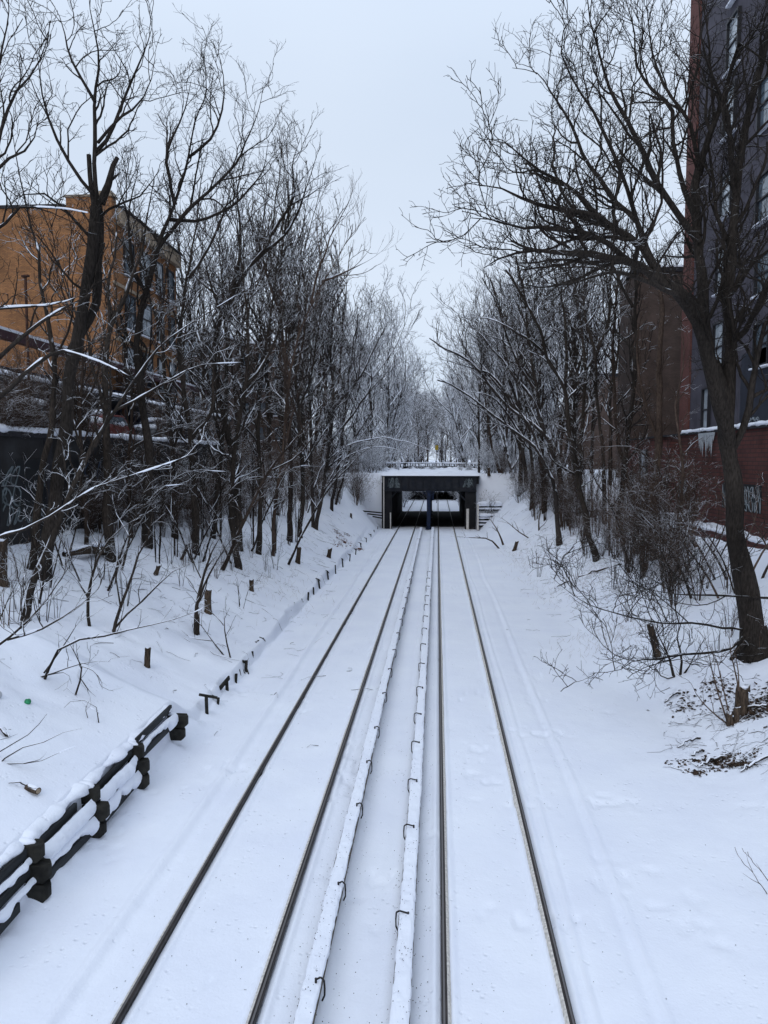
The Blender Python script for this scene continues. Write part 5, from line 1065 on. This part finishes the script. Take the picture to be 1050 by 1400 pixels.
# stumps and posts standing in the snow
def stump(px, py, hpx, wpx, label, seed, lean=(0, 0), m='log', cap=True, name='tree_stump', jag=.5, cat='stump'):
    g = on_ground(px, py); Y = g[1]; r = rw(wpx, Y); h = hpx * Y / 1000 * 1.02; rs_ = np.random.RandomState(seed); k = 12
    root = empty(name, g, label, cat); rings = []
    for f in (-.3, 0, .15, .5, .85, 1):
        rr = r * (1.25 if f <= 0 else 1.08 if f < .3 else 1.0) * (1 + .1 * rs_.normal(size=k))
        a = np.linspace(0, 2 * math.pi, k, endpoint=False); z = h * f + (rs_.uniform(-jag, jag * .6, k) * r * 2 if f == 1 else 0)
        rings.append(np.stack([g[0] + rr * np.cos(a) + lean[0] * h * f, g[1] + rr * np.sin(a) + lean[1] * h * f, g[2] + z + 0 * a], -1))
    rings.append(rings[-1] * .15 + rings[-1].mean(0) * .85 - np.array([0, 0, r * .1])); V = np.array(rings); n = len(V)
    A = np.arange(k); Q = np.concatenate([np.stack([i * k + A, i * k + (A + 1) % k, (i + 1) * k + (A + 1) % k, (i + 1) * k + A], -1) for i in range(n - 1)])
    keep(mesh_np('stump_wood', V, Q, M[m], smooth=False), root)
    if cap: snow_loaf((g[0] - r * .8 + lean[0] * h, g[1] + lean[1] * h, g[2] + h + .01), (g[0] + r * .8 + lean[0] * h, g[1] + lean[1] * h, g[2] + h + .01), r * .8, .5, seed, n=12, parent=root)
    return root
stump(201, 912, 26, 9, 'short split post standing alone in the snow of the left bank', 1, (.08, 0), cap=False)
stump(899, 898, 44, 11, 'leaning broken post on the right bank below the big tree', 2, (-.25, 0), cap=False, name='broken_post', cat='post')
stump(1013, 975, 34, 19, 'snow-topped dark stump among leaf litter at the right edge', 3, (.05, 0))
stump(998, 992, 16, 9, 'left one of two small cut stubs below the snow-topped stump', 4, (-.1, 0), cap=False); stump(1006, 988, 20, 8, 'right one of two small cut stubs below the snow-topped stump', 5, (.1, 0), cap=False)
stump(284, 838, 32, 11, 'ragged dark stump beside the forked sapling on the left bank', 6, (.05, 0)); stump(269, 866, 28, 8, 'dark narrow stump at the foot of the forked sapling', 7, (.05, 0), cap=False)
stump(344, 808, 15, 7, 'small cut stump left of the orange-brown leaf patch, with a twin trunk', 8); stump(407, 770, 22, 7, 'upright dark stub nearest the thin posts on the left bank', 9, (.1, 0))
stump(449, 762, 13, 6, 'small pale-topped stub above the row of thin posts', 10, (.2, 0), cap=False); stump(703, 753, 13, 5, 'small black stub at the toe of the right bank near the bridge', 11, (.3, 0), cap=False)
stump(4, 800, 62, 17, 'thick sawn-off trunk at the far left edge of the bank', 12, (0, 0)); stump(213, 786, 14, 7, 'leaning stub behind the two-stemmed young tree', 13, (.4, 0), cap=False)
stump(668, 676, 9, 4, 'short post in the snow above the timber baulks right of the bridge', 14, cap=False); stump(248, 765, 22, 5, 'leaning dark stake in the middle of the left bank', 15, (.5, 0), cap=False)
stump(812, 705, 8, 12, 'dark rounded stump under the right thicket', 16); stump(480, 708, 6, 3, 'tiny dark stub on the slope left of the bridge', 17, cap=False)
# a mossy log lying across the left bank
g1 = on_ground(88, 762); g2 = on_ground(150, 757)
lg = empty('fallen_log', (g1 + g2) / 2, 'fallen log half buried across the left bank behind the front trunks', 'log')
v, q = tubes(smooth_path([g1 + [0, 0, .1], (g1 + g2) / 2 + [0, 0, .2], g2 + [0, 0, .15]], 14)[None], np.linspace(.10, .24, 14)[None], 10); keep(mesh_np('log_wood', v, q, M['log']), lg)
snow_loaf(g1 + [0, 0, .2], (g1 + g2) / 2 + [0, 0, .34], .13, .5, 401, parent=lg); snow_loaf((g1 + g2) / 2 + [.2, 0, .38], g2 + [-.1, 0, .36], .17, .5, 402, parent=lg)
# dead sticks on the snow
def stick(p, q, wpx, label, lift=.03, m='bark'):
    a = on_ground(*p); b = on_ground(*q); r = rw(wpx, a[1]); root = empty('fallen_stick', (a + b) / 2, label, 'stick')
    P = smooth_path([a + [0, 0, lift], (a + b) / 2 + [0, 0, lift * 2.5], b + [0, 0, lift]], 10); P[1:-1] += np.random.RandomState(abs(int(p[0]))).normal(size=(8, 3)) * r * .5
    v, q_ = tubes(P[None], np.linspace(r * .6, r, 10)[None], 6); keep(mesh_np('stick_wood', v, q_, M[m]), root)
    v, q_ = tubes((P[3:8] + [0, 0, r * .6])[None], np.full((1, 5), r * .6), 5); keep(mesh_np('snow_ridge', v, q_, M['snowcap']), root)
stick((926, 1024), (957, 1011), 4, 'single dark stick on the snow above the leaf litter, right bank')
stick((955, 1050), (990, 1037), 5, 'longest stick lying in the lower patch of leaf litter'); stick((1012, 1057), (1055, 1035), 5, 'stick at the right edge, below the lower leaf litter'); stick((945, 1034), (962, 1029), 5, 'short stick left of the lower leaf litter')
stick((908, 962), (930, 950), 4, 'forked stick left of the upper leaf litter'); stick((12, 1073), (38, 1079), 3, 'thin twig pointing at the short dark log on the left'); stick((790, 790), (850, 772), 4, 'long stick low on the right bank under the curving tree')
stick((-10, 1000), (12, 1011), 5, 'short dark stick at the left edge below the green ball'); stick((758, 805), (778, 795), 3, 'short stick on the snow right of the toe stub'); stick((1000, 975), (1048, 968), 4, 'stick leaning from the snow-topped stump')
g = on_ground(45, 1086); bl = empty('short_log', g, 'short dark cut log with a pale end lying left above the crib wall', 'log')
keep(MB().bar(g + [-.12, .05, .06], g + [.12, -.05, .05], .12, .11, n=10).build('log_wood', M['log'], smooth=False), bl)
keep(MB().bar(g + [.121, -.051, .05], g + [.127, -.053, .05], .09, .08, n=10).build('cut_end', M['pale']), bl); snow_loaf(g + [-.1, .05, .11], g + [.1, -.04, .1], .045, .5, 411, parent=bl)

def ball(name, px, py, rpx, label, m, cat):
    g = on_ground(px, py); r = rw(rpx * 2, g[1]); u = np.linspace(0, math.pi, 14); a = np.linspace(0, 2 * math.pi, 24, endpoint=False)
    V = np.stack([g[0] + r * np.sin(u)[:, None] * np.cos(a), g[1] + r * np.sin(u)[:, None] * np.sin(a), g[2] + r * .45 + r * np.cos(u)[:, None] + 0 * a], -1)
    A = np.arange(24); Q = np.concatenate([np.stack([i * 24 + A, (i + 1) * 24 + A, (i + 1) * 24 + (A + 1) % 24, i * 24 + (A + 1) % 24], -1) for i in range(13)])
    root = empty(name, g, label, cat); keep(mesh_np('ball_skin' if cat == 'ball' else 'bag_skin', V, Q, M[m]), root)
    snow_loaf(g + [-r * .35, 0, r * 1.38], g + [r * .35, 0, r * 1.36], r * .3, .35, 420 + int(px), n=10, parent=root); return root
ball('rubber_ball', 38, 962, 5.5, 'small green ball half sunk in the snow on the left', 'green', 'ball')
ball('plastic_bag', -4, 955, 8, 'pale crumpled plastic bag in the snow at the left edge beside the green ball', 'palebag', 'bag')
ball('red_bucket', 197, 602, 6, 'dull red round thing on the snow behind the graffiti wall', 'red2', 'bucket')
# leaf litter, dry grass and grit: too many to count
def litter(name, px, py, wx, wy, n, size, m, seed, label):
    rs_ = np.random.RandomState(seed); V = []; Q = []; i = 0
    g = on_ground(px, py); cl = [(rs_.normal() * .9, rs_.normal() * .9, rs_.uniform(.08, .5)) for _ in range(16)]
    for _ in range(n):
        cc = cl[int(rs_.rand() ** 1.6 * len(cl))]; x = g[0] + cc[0] * wx + rs_.normal() * wx * cc[2]; y = g[1] + cc[1] * wy + rs_.normal() * wy * cc[2]; z = gz(x, y) + rs_.uniform(-.012, .012); s = size * rs_.uniform(.4, 1.3); a = rs_.uniform(0, 3.1); t = rs_.uniform(-.4, .4); e = s * rs_.uniform(.3, .7)
        u = np.array([math.cos(a), math.sin(a), t]) * s; v = np.array([-math.sin(a), math.cos(a), rs_.uniform(-.5, .5)]) * e; c = np.array([x, y, z + abs(t) * s])
        V += [c - u, c - v + [0, 0, .01], c + u, c + v]; Q.append([i, i + 1, i + 2, i + 3]); i += 4
    return tag(mesh_np(name, V, Q, M[m], smooth=False), label, 'leaves', kind='stuff')
litter('leaf_litter', 1038, 953, .7, .8, 1500, .06, 'leafwet', 1, 'wet dark leaves melted out of the snow around the snow-topped stump')
litter('leaf_litter', 990, 1040, .42, .33, 800, .045, 'leafwet', 2, 'lower patch of wet dark leaves at the right edge')
litter('leaf_litter', 475, 742, .55, 1.3, 500, .07, 'leafrust', 3, 'rust-brown dead leaves poking from the snow left of the tracks near the bridge')
litter('leaf_litter', 850, 805, 1.4, 1.6, 350, .05, 'leafdark', 4, 'scattered dark leaves under the right thicket')
def tufts(px, py, wx, wy, n, h, seed, label, m='grass'):
    rs_ = np.random.RandomState(seed); g = on_ground(px, py); x = g[0] + rs_.normal(size=n) * wx; y = g[1] + rs_.normal(size=n) * wy; z = np.array([gz(a, b) for a, b in zip(x, y)])
    P = np.empty((n, 4, 3)); d = rs_.normal(size=(n, 3)) * .5; d[:, 2] = 1
    hh = h * rs_.uniform(.4, 1.2, n)
    for s in range(4): P[:, s] = np.stack([x, y, z - .02], -1) + d * (hh * s / 3)[:, None] + np.array([.0, 0, -.12]) * (s / 3) ** 2 * hh[:, None] * 2
    v, q = tubes(P, np.linspace(.0035, .0015, 4)[None].repeat(n, 0), 3); return tag(mesh_np('dry_grass', v, q, M[m]), label, 'grass', kind='stuff')
tufts(845, 870, .9, 1.2, 420, .28, 1, 'thin dry grass poking through the snow at the toe of the right bank'); tufts(800, 790, 1.2, 2.5, 500, .35, 2, 'dry stalks through the snow under the right thicket')
tufts(720, 770, .8, 3.5, 260, .35, 3, 'sparse dry stalks in the snow near the bridge on the right'); tufts(640, 725, .5, .6, 40, .4, 4, 'few dry stalks beside the right bridge abutment'); tufts(330, 780, 2, 3, 400, .35, 5, 'dry stalks through the snow of the left bank')
def twiglitter(px, py, wx, wy, n, seed, label):
    rs_ = np.random.RandomState(seed); g = on_ground(px, py); x = g[0] + rs_.normal(size=n) * wx; y = g[1] + rs_.normal(size=n) * wy
    a = rs_.uniform(0, 6.28, n); L_ = rs_.uniform(.15, .9, n); P = np.empty((n, 5, 3)); bend = rs_.normal(size=n) * .9
    for s in range(5):
        f = s / 4; aa = a + bend * f; P[:, s, 0] = x + np.cos(aa) * L_ * f; P[:, s, 1] = y + np.sin(aa) * L_ * f
        P[:, s, 2] = H(P[:, s, 0], P[:, s, 1]) + .005 + rs_.uniform(-.02, .06, n) * math.sin(math.pi * f)
    v, q = tubes(P, np.linspace(.009, .004, 5)[None] * rs_.uniform(.5, 1.5, n)[:, None], 4); return tag(mesh_np('twig_litter', v, q, M['bark']), label, 'twigs', kind='stuff')
twiglitter(860, 800, 2.0, 3.5, 330, 1, 'fallen twigs lying on the snow of the right bank'); twiglitter(1000, 1000, .6, 1.2, 110, 2, 'fallen twigs around the leaf litter at the right edge')
twiglitter(230, 800, 2.6, 5, 260, 3, 'fallen twigs lying on the snow of the left bank'); twiglitter(740, 730, 1.0, 7, 160, 4, 'fallen twigs along the toe of the right bank near the bridge'); twiglitter(430, 745, .9, 9, 150, 5, 'fallen twigs along the left slope near the bridge')
# grit thrown on the snow along the tracks
rs_ = np.random.RandomState(8); V = []; Q = []; i = 0
for _ in range(2600):
    if rs_.rand() < .55: x = [XL, XR][rs_.randint(2)] + rs_.normal() * .22
    elif rs_.rand() < .7: x = RX[rs_.randint(4)] + rs_.normal() * .22
    else: x = rs_.uniform(-4, 5)
    y = 5 + rs_.exponential(9); s = rs_.uniform(.002, .008); z = gz(x, y) + (.0 if abs(x - XL) > .15 and abs(x - XR) > .15 else .30); c = np.array([x, y, z + .004])
    if any(abs(x - r_) < .12 for r_ in RX): continue
    V += [c + [-s, 0, 0], c + [0, -s * 1.3, .003], c + [s, 0, .002], c + [0, s, s * 1.2]]; Q.append([i, i + 1, i + 2, i + 3]); i += 4
tag(mesh_np('debris', V, Q, M['leafdark'], smooth=False), 'dark grit scattered over the snow along the rails', 'grit', kind='stuff')
# tiny coloured things above the bridge
for (px, py, Y, m_, lab) in ((597, 612, 110, 'yellow', 'small yellow street sign among the snowy twigs above the bridge'), (678, 612, 108, 'red2', 'small dull red sign among the snowy twigs right of the bridge')):
    c = W(px, py, Y); zb_ = gz(c[0], Y); r = empty('street_sign', (c[0], Y, zb_), lab, 'sign'); keep(MB().box(c[0] - .25, c[0] + .25, Y - .03, Y, c[2] - .35, c[2] + .35).build('sign_plate', M[m_]), r)
    keep(MB().box(c[0] - .04, c[0] + .04, Y + .01, Y + .08, zb_, c[2] + .5).build('sign_post', M['rail']), r)
# long railing on the street right of the bridge
rl = empty('street_railing', (12, 95, 5.3), 'dark street railing with snow on its rails right of the bridge', 'railing')
for z in (6.0, 6.7, 7.2): keep(MB().box(5.6, 22, 94.9, 94.98, z, z + .08).build('rail_bar', M['rail']), rl)
for k in range(34): keep(MB().box(5.6 + k * .48, 5.66 + k * .48, 94.9, 94.97, 5.2, 7.2).build('baluster', M['rail']), rl)
snow_loaf((5.6, 94.95, 7.32), (22, 94.95, 7.32), .08, .8, 431, n=80, parent=rl)
print('objects', len(bpy.data.objects), 'faces', sum(len(m.polygons) for m in bpy.data.meshes))
